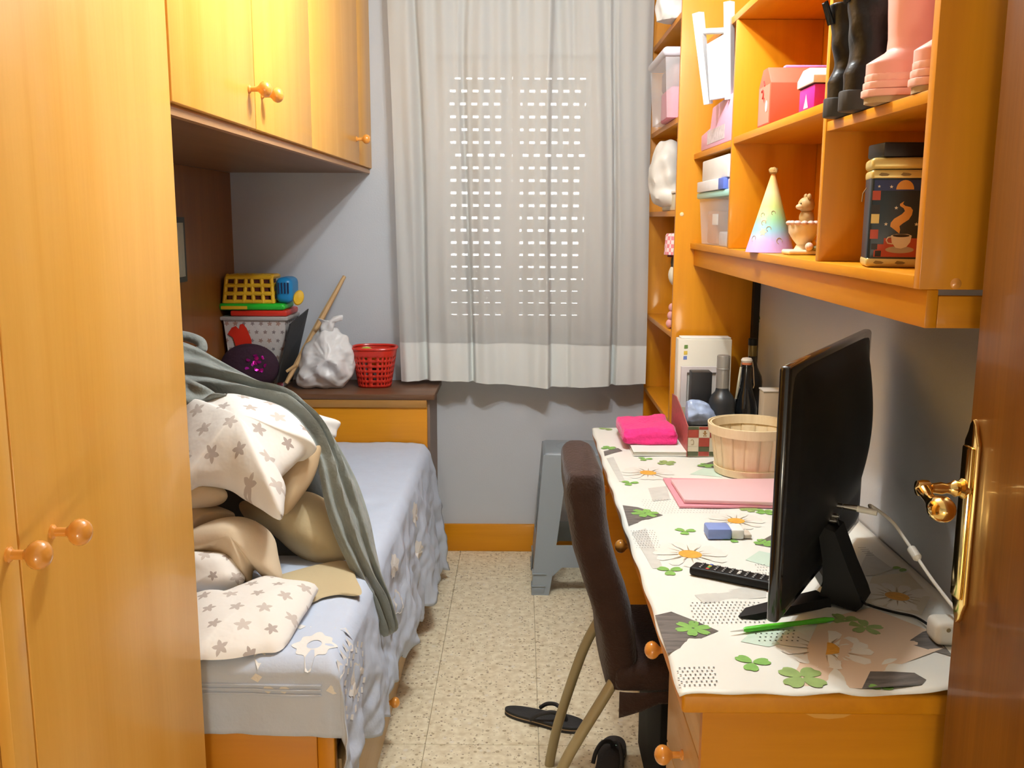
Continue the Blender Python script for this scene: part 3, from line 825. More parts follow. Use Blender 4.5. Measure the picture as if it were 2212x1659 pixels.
motif(quatre(), 0.765, 0.86, 0.060*SPU, 0.065*SPV, '').build('embroidered_flower', EMBRO, sp_, smooth=False)
ringm(0.30, 0.893, 0.062*SPU, 0.062*SPV, 0.32).build('embroidered_flower', EMBRO, sp_, smooth=False)
sq = [(-1, -1), (1, -1), (1, 1), (-1, 1)]
em = MB()
for u0, v0 in ((0.605, 0.893), (0.765, 0.86), (0.30, 0.893)):
    for k in range(5):
        for (du, dv) in (((k-2)*0.026, 0.046), ((k-2)*0.026, -0.046), (0.064, (k-2)*0.016), (-0.070, (k-2)*0.016)):
            m = motif(sq, u0+du, v0+dv, 0.0088*SPU, 0.0090*SPV, '', rot=0.6)
            em.add(m.v, m.f)
for v0 in (0.30, 0.55):
    for u0 in (0.72, 0.83):
        m = motif(quatre(), u0, v0, 0.045*SPU, 0.06*SPV, ''); em.add(m.v, m.f)
o = em.build('embroidered_dots', EMBRO, sp_, smooth=False); o['kind'] = 'stuff'
for dv in (0.030, 0.036, 0.042):
    t_ = MB(); pts = []
    for k in range(26): pts.append(sf(0.42+0.22*k/25, 0.905+dv)+Vector((0, -0.002, 0.002)))
    t_.tube(pts, 0.0028, 6).build('stitched_cord', SPREAD, sp_)

def soft(name, label, cat, px, p0, n, tf, tb, mat, wr=0.01, ws=12, seed=0.0, star=None, centre=None, pw=2.2, group=None, nn=84, rings=10):
    out = pxo(px, p0, n)
    c = unp(centre[0], centre[1], p0, n) if centre else None
    mb = blob(out, n, tf, tb, rings=rings, wr=wr, ws=ws, seed=seed, n=nn, pw=pw, centre=c)
    uvf = None
    if star:
        nn_ = Vector(n).normalized(); e1 = Vector((1, 0, 0)); e1 = (e1-nn_*e1.dot(nn_)).normalized(); e2 = nn_.cross(e1)
        uvf = lambda p, s=star: (p.dot(e1)/s+3.3, p.dot(e2)/s+0.2)
    o = mb.build(name, mat, None, angle=75, uvf=uvf, merge=0.0001)
    # origin at the thing's base
    zs = [v.co for v in o.data.vertices]; base = Vector((sum(v.x for v in zs)/len(zs), sum(v.y for v in zs)/len(zs), min(v.z for v in zs)))
    for v in o.data.vertices: v.co -= base
    o.location = base
    return tag(o, label, cat, group)
def at(px, py, y): return un(px, py, y=y)
NF = Vector((0.15, -0.86, 0.48))
NT = Vector((0.10, -0.55, 0.83))
# dark folded blanket that carries the pile
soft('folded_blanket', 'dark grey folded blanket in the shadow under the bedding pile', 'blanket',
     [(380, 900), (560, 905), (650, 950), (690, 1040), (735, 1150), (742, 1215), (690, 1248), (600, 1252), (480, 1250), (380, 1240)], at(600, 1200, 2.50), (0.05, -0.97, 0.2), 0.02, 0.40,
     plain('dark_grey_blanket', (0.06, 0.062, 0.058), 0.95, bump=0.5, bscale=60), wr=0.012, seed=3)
soft('bed_sheet', 'beige folded sheet lying flat beneath the cushion on the bed', 'sheet',
     [(470, 1275), (560, 1255), (640, 1232), (710, 1215), (752, 1214), (770, 1250), (780, 1284), (735, 1284), (700, 1290), (668, 1302), (600, 1300), (500, 1300)], un(690, 1270, z=0.599), (0, 0, 1), 0.006, 0.006, BEIGE, wr=0.002, seed=1, pw=8)
soft('star_pillow', 'star print pillow lying flat at the foot of the bed', 'pillow',
     [(400, 1300), (470, 1292), (520, 1272), (575, 1250), (625, 1258), (684, 1268), (676, 1296), (655, 1332), (612, 1402), (560, 1412), (500, 1422), (440, 1424), (395, 1420)], un(540, 1330, z=0.612), (0.03, -0.12, 0.99), 0.045, 0.016, STARS, wr=0.012, ws=10, seed=5, star=0.062, group=None)
soft('beige_cushion', 'plain beige cushion under the grey plush blanket', 'cushion',
     [(520, 1085), (600, 1082), (660, 1062), (705, 1080), (745, 1120), (762, 1175), (748, 1222), (700, 1230), (640, 1198), (585, 1152), (530, 1120)], at(650, 1150, 2.50), NF, 0.10, 0.10, BEIGE, wr=0.008, ws=9, seed=2, centre=(655, 1135))
soft('cream_pillow', 'cream cotton pillow curled over on the bedding pile', 'pillow',
     [(395, 1160), (450, 1130), (500, 1117), (555, 1128), (592, 1165), (606, 1225), (606, 1258), (572, 1250), (550, 1232), (540, 1260), (518, 1245), (490, 1215), (450, 1200), (395, 1200)], at(510, 1190, 2.27), NF, 0.085, 0.10, CREAM, wr=0.016, ws=11, seed=7, centre=(505, 1170))
soft('star_cushion', 'small star print cushion tucked against the cream pillow', 'cushion',
     [(390, 1200), (450, 1190), (495, 1200), (522, 1232), (528, 1256), (505, 1277), (470, 1284), (430, 1280), (390, 1278)], at(460, 1240, 2.20), NF, 0.06, 0.07, STARS, wr=0.012, ws=14, seed=9, star=0.052)
soft('cream_sheet', 'cream bunched sheet squeezed between the pillows', 'sheet',
     [(390, 1086), (440, 1088), (480, 1098), (505, 1112), (480, 1130), (440, 1142), (390, 1150)], at(450, 1115, 2.36), NF, 0.05, 0.12, CREAM, wr=0.012, seed=11)
soft('rolled_sheet', 'rolled cream sheet end peeping from under the star print pillow', 'sheet',
     [(385, 1046), (440, 1044), (478, 1052), (492, 1068), (480, 1084), (445, 1092), (385, 1090)], at(440, 1068, 2.30), NF, 0.035, 0.08, CREAM, wr=0.006, seed=12)
soft('white_pillow', 'white pillow corner sticking out behind the grey plush blanket', 'pillow',
     [(600, 880), (650, 884), (695, 898), (734, 911), (728, 930), (722, 946), (690, 945), (640, 940), (600, 930)], at(680, 920, 2.74), NF, 0.03, 0.05, plain('white_cotton', (0.78, 0.76, 0.72), 0.9), wr=0.004, seed=13)
soft('pillowcase_lining', 'tan lining of the open pillowcase end below the top pillow', 'pillowcase',
     [(590, 1020), (640, 985), (690, 962), (690, 995), (676, 1035), (650, 1075), (616, 1112), (596, 1080)], at(640, 1040, 2.40), NF, 0.03, 0.05, plain('tan_lining', (0.50, 0.36, 0.21), 0.9), wr=0.006, seed=14)
soft('star_pillow', 'puffy star print pillow lying on top of the bedding pile', 'pillow',
     [(385, 885), (430, 884), (475, 866), (540, 868), (600, 884), (648, 914), (688, 966), (662, 976), (630, 1000), (606, 1032), (618, 1052), (614, 1085), (606, 1118), (565, 1096), (525, 1068), (490, 1046), (430, 1040), (385, 1036)], at(520, 985, 2.34), NT, 0.10, 0.10, STARS, wr=0.020, ws=8, seed=15, star=0.068, centre=(520, 962), pw=1.7, nn=108, rings=14)

# grey plush blanket: a thick band thrown over the pile and down the bed side
def band(R_, Lb, ny, T, seed, nu=90, nvv=34, fl=3):
    """R_/Lb: boundary points (px,py,depth y); swept thick band with lengthwise folds"""
    A = catmull([un(a, b, y=c) for a, b, c in R_], nu, closed=False); Bq = catmull([un(a, b, y=c) for a, b, c in Lb], nu, closed=False)
    n_ = min(len(A), len(Bq)); A = [A[int(i*(len(A)-1)/(n_-1))] for i in range(n_)]; Bq = [Bq[int(i*(len(Bq)-1)/(n_-1))] for i in range(n_)]
    mb = MB()
    def f(u, v):
        i = v*(n_-1); k = min(int(i), n_-2); t = i-k
        a = A[k].lerp(A[k+1], t); b = Bq[k].lerp(Bq[k+1], t)
        tan = (A[k+1]-A[k]+Bq[k+1]-Bq[k]).normalized()
        nn = (b-a).cross(tan).normalized()
        if nn.dot(CAM-a) < 0: nn = -nn
        an = 2*math.pi*u
        w = 0.5-0.5*math.cos(an)                      # 0..1..0 across
        side = 1 if an < math.pi else -1
        endc = min(1.0, math.sqrt(max(0.0, min(v, 1-v)/0.03)+0.02))
        prof = math.sin(math.pi*w)**0.55 if 0 < w < 1 else 0
        h = T*prof*(1.0 if side > 0 else 0.8)*endc
        if side > 0: h += 0.016*math.sin(w*math.pi*2*fl+v*5+1.2*math.sin(v*9))*prof*endc
        q = a.lerp(b, 0.5+(w-0.5)*(0.82+0.18*endc)) + nn*side*h
        return q+nn*(0.010*nz(q, 16, seed)*prof)
    mb.grid(f, nvv*2, nu, closed_u=True)
    N = nvv*2; M_ = len(mb.v)
    mb.f.append(tuple(range(N))[::-1]); mb.f.append(tuple(range(M_-N, M_)))
    return mb
gb = thing('plush_blanket', 'grey plush blanket thrown over the pillows and trailing down the bed side', 'blanket', (-0.6, 2.45, 0.6))
band([(370, 732, 2.62), (420, 748, 2.62), (480, 782, 2.61), (550, 822, 2.59), (612, 848, 2.57), (662, 886, 2.54), (702, 928, 2.52), (738, 980, 2.50), (772, 1042, 2.47), (798, 1118, 2.43), (814, 1195, 2.39), (836, 1285, 2.37), (861, 1358, 2.36)],
     [(370, 870, 2.55), (430, 872, 2.55), (500, 880, 2.53), (560, 884, 2.51), (615, 898, 2.49), (655, 934, 2.47), (680, 980, 2.45), (692, 1030, 2.43), (702, 1090, 2.41), (722, 1155, 2.39), (752, 1222, 2.36), (788, 1300, 2.33), (826, 1378, 2.33)], None, 0.034, 4).build('blanket_fold', PLUSH, gb, angle=80)
band([(370, 800, 2.50), (410, 818, 2.48), (445, 838, 2.46), (468, 852, 2.45), (478, 866, 2.45)],
     [(370, 892, 2.42), (405, 892, 2.42), (435, 886, 2.42), (460, 880, 2.43), (476, 874, 2.44)], None, 0.04, 6, nu=40, fl=1).build('blanket_corner', PLUSH, gb, angle=80)
MB().tube(catmull([un(372, 722, y=2.66), un(408, 728, y=2.66), un(432, 738, y=2.65), un(437, 752, y=2.64), un(425, 760, y=2.64)], 30, closed=False), [0.012]+[0.014]*30, 12).build('blanket_edge', PLUSH, gb)

# ================================================================== things on the headboard chest
ZB = 0.7905
def col(name, c, r=0.45, **k): return plain(name, c, r, **k)
RED = col('red_plastic', (0.62, 0.03, 0.015), 0.3)
tb = thing('toy_tub', 'white printed plastic tub with a red lid on the headboard chest', 'toy box', (-1.11, 3.99, ZB))
TUBM = starmat('printed_tub', (0.60, 0.56, 0.53), (0.20, 0.19, 0.20), (0.42, 0.24, 0.18), rough=0.4)
x0, x1 = -1.245, -0.985
def taper(mb, xa, xb, ya, yb, za, zb, k):
    """open-topped look: frustum box, bottom smaller by k"""
    mb.add([(xa+k, ya+k, za), (xb-k, ya+k, za), (xb-k, yb-k, za), (xa+k, yb-k, za), (xa, ya, zb), (xb, ya, zb), (xb, yb, zb), (xa, yb, zb)],
           [(3, 2, 1, 0), (4, 5, 6, 7), (0, 1, 5, 4), (1, 2, 6, 5), (2, 3, 7, 6), (3, 0, 4, 7)])
    return mb
taper(MB(), x0, x1, 3.895, 4.10, ZB, 1.075, 0.022).build('tub_body', TUBM, tb, smooth=False, uvf=lambda p: (p.x/0.036+p.y/0.036, p.z/0.036))
MB().box(x0-0.012, x1+0.012, 3.885, 4.11, 1.0755, 1.092, bev=0.005).build('tub_rim', col('clear_rim', (0.42, 0.40, 0.38), 0.3), tb)
MB().box(x0+0.03, x1+0.008, 3.892, 4.10, 1.0925, 1.118, bev=0.008).build('lid', RED, tb)
hand = [(487, 713), (496, 709), (503, 716), (505, 706), (512, 704), (520, 714), (531, 740), (532, 765), (500, 765), (490, 735), (478, 727)]
hv = [un(a, b, y=3.8945) for a, b in hand]
MB().add(hv+[v+Vector((0, 0.002, 0)) for v in hv], [tuple(range(len(hv)))]).build('hand_print', RED, tb, smooth=False)
# toy pet carrier: green base, yellow lattice hood, blue end
tc = thing('toy_carrier', 'toy carrier with yellow lattice hood, blue end and green base on the tub', 'toy', (-1.1, 3.98, 1.1185))
GRN = col('toy_green', (0.02, 0.50, 0.03), 0.35); YEL = col('toy_yellow', (0.80, 0.48, 0.02), 0.4); BLU = col('toy_blue', (0.01, 0.22, 0.50), 0.4)
gz = 1.1185
MB().box(-1.265, -0.985, 3.888, 4.06, gz, gz+0.028, bev=0.012, seg=3).build('carrier_base', GRN, tc)
MB().box(-1.25, -1.14, 3.883, 3.8875, gz+0.004, gz+0.018, bev=0.002).build('base_latch', YEL, tc)
MB().box(-1.225, -1.055, 3.91, 4.04, gz+0.0285, gz+0.128).build('hood_lining', col('dark_red_inside', (0.10, 0.012, 0.01), 0.6), tc, smooth=False)
hx0, hx1, hz0, hz1 = -1.24, -1.035, gz+0.029, gz+0.142
def sk_(a, t): return a+(0.012 if a < -1.15 else -0.006)*t
for k in range(6):
    xa = hx0+(hx1-hx0)*k/5
    MB().tube([(xa, 3.903, hz0), (sk_(xa, 1), 3.908, hz1-0.01), (sk_(xa, 1), 3.93, hz1)], 0.0085, 8).build('lattice_bar', YEL, tc)
for k in range(4):
    z = hz0+0.006+(hz1-hz0-0.012)*k/3
    MB().tube([(hx0+0.004*k, 3.903+0.001*k, z), (hx1-0.002*k, 3.903+0.001*k, z), (hx1-0.002*k, 4.03, z)], 0.0088, 8).build('lattice_rail', YEL, tc)
MB().box(hx0+0.012, hx1-0.004, 3.915, 4.035, hz1-0.006, hz1+0.004, bev=0.004).build('hood_top', YEL, tc)
MB().box(-1.026, -0.955, 3.90, 4.04, gz+0.0285, gz+0.135, bev=0.025, seg=4).build('blue_end', BLU, tc)
for k in range(4):
    MB().box(-1.012+k*0.013, -1.006+k*0.013, 3.896, 3.8995, gz+0.07, gz+0.115).build('vent_slot', col('navy_slot', (0.005, 0.02, 0.08), 0.6), tc, smooth=False)
MB().lathe([(0.0, -0.008), (0.022, -0.006), (0.026, 0.0), (0.022, 0.006), (0.0, 0.008)], (-0.935, 3.93, gz+0.05), 18, (0.3, -1, 0.1), sx=0.85, sy=1.25).build('yellow_latch', YEL, tc)
for o_ in (tb, tc): o_.location.y += 0.085
# dark purple sequin ball
bl = thing('sequin_ball', 'dark purple cushion ball with magenta sequins beside the toy tub', 'ball', (-1.115, 3.70, 0.62))
bc = un(540, 800, y=3.925); bc.z = 0.888
PUR = col('dark_purple_plush', (0.030, 0.008, 0.020), 0.9, bump=0.8, bscale=70, var=0.4, vscale=40)
bl.location = (bc.x, bc.y, bc.z-0.097)
MB().ball(bc, 0.122, 36, 22, (1, 0.45, 0.795)).build('ball_body', PUR, bl)
SEQ = plain('magenta_sequin', (0.62, 0.02, 0.42), 0.12, metal=0.75)
for k in range(13):
    a = random.uniform(-0.055, 0.03)+(-0.0); b = random.uniform(-0.03, 0.035)
    c0 = un(553+a*500+6, 787-b*560, y=3.87)
    d = c0-bc; d = Vector((d.x/0.122, 0, d.z/0.097)); d.y = -math.sqrt(max(0.05, 1-d.x**2-d.z**2)); d = Vector((d.x, d.y*0.45, d.z*0.795)); nrm = (d+Vector((random.uniform(-.35, .35), 0, random.uniform(-.35, .35)))).normalized()
    MB().lathe([(0.0, 0.0), (0.0095, 0.0), (0.0095, 0.001), (0.0, 0.0015)], bc+d*0.1235, 6, nrm.normalized()).build('sequin', SEQ, bl, smooth=False)
# dark board leaning beside the tub
bq = [un(600, 826, y=3.90), un(632, 833, y=4.14), un(667, 667, y=4.175), un(628, 700, y=3.95)]
bq = [Vector((p.x, p.y, max(p.z, ZB+0.001))) for p in bq]
th = Vector((0.006, 0, 0.001))
tag(MB().add(bq+[p-th for p in bq], [(0, 1, 2, 3), (7, 6, 5, 4), (0, 4, 5, 1), (1, 5, 6, 2), (2, 6, 7, 3), (3, 7, 4, 0)]).build('dark_board', col('board_black', (0.018, 0.018, 0.018), 0.5), smooth=False), 'thin black board leaning against the window wall by the tub', 'board')
# wooden lath
sk1 = thing('wooden_stick', 'thin raw wooden stick leaning against the window wall', 'stick', un(616, 834, y=3.93))
pa, pb = un(618, 828, y=3.93), un(744, 597, y=4.19)
pa.z = max(pa.z, ZB+0.006)
LATH = wood('raw_lath', (0.60, 0.40, 0.20), (0.50, 0.31, 0.14), 'z', rough=0.7, coat=0)
MB().tube([pa, pa.lerp(pb, 0.3), pa.lerp(pb, 0.6)], [0.008, 0.013, 0.013], 6).build('stick_shaft', LATH, sk1, smooth=False)
MB().tube([pa.lerp(pb, 0.6), pa.lerp(pb, 0.85), pb], [0.0132, 0.010, 0.008], 6).build('stick_end', LATH, sk1, smooth=False)
MB().tube([pa.lerp(pb, 0.10)+Vector((-0.022, -0.01, 0.004)), pa.lerp(pb, 0.16)+Vector((0.008, -0.012, 0.006))], [0.006, 0.009], 6).build('stick_hook', LATH, sk1, smooth=False)
# knotted plastic bag
pbg = thing('plastic_bag', 'full white plastic bag knotted on top of the headboard chest', 'bag', (-0.83, 4.0, ZB))
o = pxo([(640, 820), (650, 775), (668, 738), (690, 712), (715, 706), (742, 718), (764, 750), (772, 785), (760, 815), (738, 836), (700, 842), (655, 838)], at(705, 790, 3.99), (0.1, -0.98, 0.12))
for v in o: v.z = max(v.z, ZB+0.002)
m_ = blob(o, (0.1, -0.98, 0.12), 0.080, 0.070, rings=16, wr=0.034, ws=20, seed=3, n=120, pw=1.9)
for v in m_.v: v += Vector((0.1, -0.98, 0.12))*0.010*abs(nz(v, 45, 9))
for v in m_.v: v.z = max(v.z, ZB+0.001)
m_.build('bag_body', BAGM, pbg, angle=50, merge=0.0001)
kn = pxo([(692, 715), (694, 698), (688, 688), (708, 692), (722, 683), (740, 680), (738, 692), (724, 698), (718, 716)], at(710, 700, 3.98), (0.1, -0.98, 0.12))
blob(kn, (0.1, -0.98, 0.12), 0.02, 0.02, rings=6, wr=0.012, ws=40, seed=8, n=54).build('bag_knot', BAGM, pbg, angle=50, merge=0.0001)
# red perforated basket
rb = thing('red_basket', 'red perforated plastic basket holding toys on the headboard chest', 'basket', (-0.615, 4.05, ZB))
bcx, bcy, bh = -0.625, 4.045, 0.165
def bask(u, v, rr=0.0):
    a = 2*math.pi*u; c, s = math.cos(a), math.sin(a)
    r = 0.066+0.026*v-rr
    return Vector((bcx+math.copysign(abs(c)**0.7, c)*r*1.03, bcy+math.copysign(abs(s)**0.7, s)*r*0.9, ZB+0.001+bh*v))
mb = MB().grid(lambda u, v: bask(u, v), 56, 15, closed_u=True)
keep = []
for i, f in enumerate(mb.f):
    r_, c_ = divmod(i, 56)
    if 1 <= r_ <= 11 and r_ % 2 == 1 and c_ % 2 == 0: continue
    keep.append(f)
mb.f = keep
mb.build('basket_wall', RED, rb, solid=0.003)
MB().grid(lambda u, v: bask(u, 0, 0.066*v*0.999), 56, 3, closed_u=True).build('basket_floor', RED, rb, solid=0.002)
MB().tube([bask(k/40, 1.0) for k in range(40)]+[bask(0, 1.0), bask(0.025, 1.0)], 0.006, 8).build('basket_rim', RED, rb)
def inb(name, lab, c, r, m, sc=(1, 1, 1)):
    o = MB().ball((bcx+c[0], bcy+c[1], ZB+c[2]), r, 14, 9, sc).build(name, m); return tag(o, lab, 'toy')
inb('toy_block', 'orange toy piece inside the red basket', (0.02, -0.01, 0.122), 0.045, col('toy_orange', (0.75, 0.22, 0.02)), (1.0, 0.8, 0.9))
inb('toy_figure', 'green and yellow toy piece inside the red basket', (-0.032, -0.012, 0.142), 0.03, col('toy_lime', (0.45, 0.50, 0.05), var=0.5, vscale=40), (1.1, 0.8, 0.95))
inb('toy_piece', 'dark green toy piece lying in the red basket', (-0.005, 0.03, 0.09), 0.035, col('toy_darkgreen', (0.02, 0.07, 0.05)))
tag(MB().ball(un(606, 829, z=ZB+0.0125), 0.012, 10, 8, (1.3, 1, 1)).build('pink_toy', col('toy_pink', (0.85, 0.22, 0.30))), 'small pink toy peeping out beside the sequin ball', 'toy')

# ================================================================== tablecloth on the desk
def chz(x, y):
    z = 0.7522 + 0.0008*math.sin(x*40+y*9)
    d = max(0.0, 1-math.hypot((x-0.70)/0.11, (y-1.45)/0.10)); z += 0.020*d*d*(3-2*d)*0.6
    if x > 0.80: z += 0.010*((x-0.80)/0.05)**2
    z += 0.0025*math.exp(-((x-0.58-0.25*(y-1.7))/0.012)**2)*(1 if y < 1.9 else 0)
    return z
CLW = plain('printed_oilcloth', (0.79, 0.80, 0.745), 0.42, var=0.05, vscale=5)
tcl = thing('tablecloth', 'white oilcloth printed with clovers and daisies covering the desk', 'tablecloth', (0.56, 2.4, 0.7505))
CX0, CX1, CY0, CY1 = 0.2575, 0.846, 1.4315, 3.408
def cloth(u, v):
    y = CY0+(CY1-CY0)*v; x = CX0+(CX1-CX0)*u
    if v == 0: y -= 0.003+0.003*math.sin(x*60)
    if u == 0: x -= 0.002*math.sin(y*31)
    z = chz(x, y)
    if u < 0.02: z -= 0.004*(1-u/0.02)
    return Vector((x, y, z))
MB().grid(cloth, 60, 150).build('cloth', CLW, tcl, angle=180, solid=0.0012)
def onc(x, y, e): return Vector((x, y, chz(x, y)+0.0012+e))
def inside(x, y): return CX0+0.001 < x < CX1-0.001 and CY0+0.001 < y < CY1-0.001
def pprint(name, poly, mat, e=0.0004, sub=6):
    """flat print: polygon (x,y) laid on the cloth, clipped to it"""
    P = [(min(max(a, CX0+0.0015), CX1-0.0015), min(max(b, CY0+0.0005), CY1-0.001)) for a, b in poly]
    n = len(P); c = (sum(p[0] for p in P)/n, sum(p[1] for p in P)/n)
    V = []; Fc = []
    for k in range(sub):
        t = 1-k/sub
        V += [onc(c[0]+(a-c[0])*t, c[1]+(b-c[1])*t, e) for a, b in P]
    V.append(onc(c[0], c[1], e))
    for k in range(sub-1):
        for i in range(n): Fc.append((k*n+i, k*n+(i+1) % n, (k+1)*n+(i+1) % n, (k+1)*n+i))
    for i in range(n): Fc.append(((sub-1)*n+i, (sub-1)*n+(i+1) % n, sub*n))
    return MB().add(V, Fc).build(name, mat, tcl, smooth=True, angle=180)
def gz_(px, py): p = un(px, py, z=0.7535); return (p.x, p.y)
PG = plain('print_clover_green', (0.20, 0.42, 0.09), 0.45, var=0.35, vscale=60)
PG2 = plain('print_olive_green', (0.28, 0.40, 0.13), 0.45, var=0.3, vscale=60)
PD = wood('print_dark_boards', (0.20, 0.18, 0.165), (0.06, 0.055, 0.05), 'x', rough=0.45, coat=0, across=70, along=6)
PPEACH = plain('print_peach', (0.72, 0.56, 0.42), 0.45)
PPALE = plain('print_pale_grey', (0.58, 0.58, 0.54), 0.45, var=0.15, vscale=40)
PMINT = plain('print_mint', (0.56, 0.70, 0.60), 0.45, var=0.1, vscale=15)
PPET = plain('print_petal', (0.78, 0.76, 0.70), 0.45)
PVEIN = plain('print_petal_line', (0.36, 0.28, 0.17), 0.5)
PORA = plain('print_daisy_centre', (0.72, 0.36, 0.05), 0.5, var=0.3, vscale=90)
PDOT = plain('print_dots', (0.05, 0.05, 0.05), 0.5)
def clover(px, py, r, leaves=4, rot=0.0, mat=PG, e=0.0009):
    x, y = gz_(px, py)
    for k in range(leaves):
        a = rot+2*math.pi*k/leaves
        poly = []
        for j in range(16):
            t = 2*math.pi*j/16
            lx = r*(0.56+0.50*math.cos(t)); ly = r*(0.40 if leaves < 5 else 0.27)*math.sin(t)*(1+0.3*math.cos(t))
            if abs(math.sin(t)) < 0.2 and math.cos(t) > 0: lx *= 0.90
            poly.append((x+lx*math.cos(a)-ly*math.sin(a), y+lx*math.sin(a)+ly*math.cos(a)))
        if all(inside(*p) for p in poly): pprint('printed_leaf', poly, mat, e, 2)
def daisy(px, py, r, rot=0.0, nl=14):
    x, y = gz_(px, py)
    for k in range(nl):
        a = rot+2*math.pi*k/nl+0.1*math.sin(k*5)
        w = 0.22
        poly = [(x+q*math.cos(a+b*w), y+q*math.sin(a+b*w)) for q, b in ((0.3*r, -.6), (0.7*r, -1), (0.93*r, -.75), (1.0*r, 0), (0.93*r, .75), (0.7*r, 1), (0.3*r, .6))]
        if all(inside(*p) for p in poly): pprint('printed_petal', poly, PPET, 0.0006+0.00003*(k % 2), 2)
    for k in range(0, nl):
        a = rot+2*math.pi*(k+0.5)/nl; r0, r1 = 0.34*r, r*(0.55+0.3*((k*7) % 5)/5)
        d = 0.006*r/0.08
        poly = [(x+r0*math.cos(a)-d*.3*math.sin(a), y+r0*math.sin(a)+d*.3*math.cos(a)), (x+r1*math.cos(a), y+r1*math.sin(a)), (x+r0*math.cos(a)+d*.3*math.sin(a), y+r0*math.sin(a)-d*.3*math.cos(a))]
        if all(inside(*p) for p in poly): pprint('printed_vein', poly, PVEIN, 0.0009, 1)
    pprint('printed_daisy_centre', [(x+0.31*r*math.cos(2*math.pi*k/24), y+0.31*r*math.sin(2*math.pi*k/24)) for k in range(24)], PORA, 0.0011, 2)
def region(pts, name, mat, e=0.0004): return pprint(name, [gz_(a, b) for a, b in pts], mat, e, 4)
# patches
region([(1705, 1480), (1770, 1340), (1880, 1312), (2000, 1360), (2040, 1400), (1880, 1460), (1862, 1487)], 'printed_patch', PPEACH, 0.0003)
region([(1860, 1300), (1885, 1245), (1960, 1240), (2010, 1290), (1990, 1330)], 'printed_patch', plain('print_cream', (0.68, 0.64, 0.52), 0.45), 0.0003)
region([(1415, 1330), (1450, 1322), (1512, 1345), (1552, 1362), (1440, 1412)], 'printed_dark_diamond', PD)
region([(1345, 1092), (1378, 1096), (1432, 1112), (1358, 1136)], 'printed_dark_diamond', PD)
region([(1304, 975), (1335, 968), (1345, 974), (1306, 985)], 'printed_dark_diamond', PD)
region([(1505, 1007), (1545, 995), (1545, 1014)], 'printed_dark_diamond', PD)
region([(1630, 1176), (1668, 1155), (1668, 1182)], 'printed_dark_diamond', PD)
region([(1957, 1388), (2008, 1356), (2060, 1420)], 'printed_dark_diamond', PD)
region([(1862, 1487), (1880, 1450), (1925, 1452), (1975, 1460), (2000, 1480), (1990, 1489)], 'printed_dark_diamond', PD)
region([(1600, 1385), (1640, 1350), (1715, 1345), (1710, 1385), (1660, 1398)], 'printed_mint_wash', PMINT, 0.0003)
region([(1610, 1210), (1640, 1190), (1666, 1195), (1662, 1225)], 'printed_mint_wash', PMINT, 0.0003)
region([(1490, 1025), (1520, 1010), (1560, 1012), (1560, 1030)], 'printed_mint_wash', PMINT, 0.0003)
region([(1500, 1285), (1655, 1262), (1655, 1290), (1520, 1303)], 'printed_pale_boards', PPALE, 0.0003)
region([(1310, 990), (1325, 987), (1350, 1038), (1338, 1040)], 'printed_pale_boards', PPALE, 0.0003)
region([(1400, 1055), (1440, 1050), (1448, 1080), (1410, 1082)], 'printed_pale_boards', PPALE, 0.0003)
region([(1365, 1150), (1395, 1142), (1432, 1225), (1410, 1228)], 'printed_pale_boards', PPALE, 0.0003)
region([(1850, 1245), (1875, 1190), (1930, 1230), (1890, 1242)], 'printed_pale_boards', PPALE, 0.0003)
# clovers and daisies
clover(1497, 1358, 0.034, 6, 0.3, PG); clover(1393, 1109, 0.036, 6, 0.2, PG); clover(1625, 1431, 0.031, 3, 0.2, PG); clover(1733, 1464, 0.040, 4, 0.75, PG2)
clover(1825, 1340, 0.028, 4, 0.4, PG2); clover(1868, 1355, 0.034, 5, 0.1, PG2); clover(1480, 1147, 0.026, 3, 0.3, PG); clover(1447, 1232, 0.028, 3, 0.4, PG)
clover(1360, 1043, 0.026, 3, 0.2, PG); clover(1393, 991, 0.024, 3, 0.1, PG); clover(1440, 1000, 0.030, 4, 0.4, PG2); clover(1525, 1005, 0.026, 4, 0.2, PG); clover(1315, 968, 0.026, 4, 0.4, PG)
clover(1618, 1101, 0.024, 4, 0.1, PG2); clover(1652, 1106, 0.026, 4, 0.6, PG); clover(1652, 1172, 0.026, 4, 0.2, PG); clover(1580, 1166, 0.022, 3, 0.8, PG); clover(1312, 925, 0.03, 4, 0.2, PG2)
clover(1947, 1231, 0.018, 3, 0.4, PG); clover(1905, 1488, 0.02, 3, 0.4, PG)
daisy(1783, 1402, 0.082, 0.2); daisy(1491, 1198, 0.085, 0.4); daisy(1938, 1289, 0.075, 0.1); daisy(1400, 1022, 0.080, 0.3); daisy(1590, 1125, 0.07, 0.2)
dots = MB()
def dotfield(c0, ca, cb, na, nb, r=0.0019):
    p0 = Vector(gz_(*c0)).to_2d() if False else Vector((*gz_(*c0), 0)); pa_ = Vector((*gz_(*ca), 0)); pb_ = Vector((*gz_(*cb), 0))
    for i in range(na):
        for j in range(nb):
            q = p0+(pa_-p0)*((i+0.5*(j % 2))/na)+(pb_-p0)*(j/nb)
            if not inside(q.x, q.y): continue
            dots.add([onc(q.x+r*math.cos(2*math.pi*k/6), q.y+r*math.sin(2*math.pi*k/6), 0.0010) for k in range(6)], [tuple(range(6))])
dotfield((1468, 1480), (1555, 1480), (1462, 1436), 8, 6); dotfield((1500, 1345), (1660, 1345), (1490, 1296), 16, 8); dotfield((1640, 1385), (1735, 1385), (1625, 1355), 8, 4)
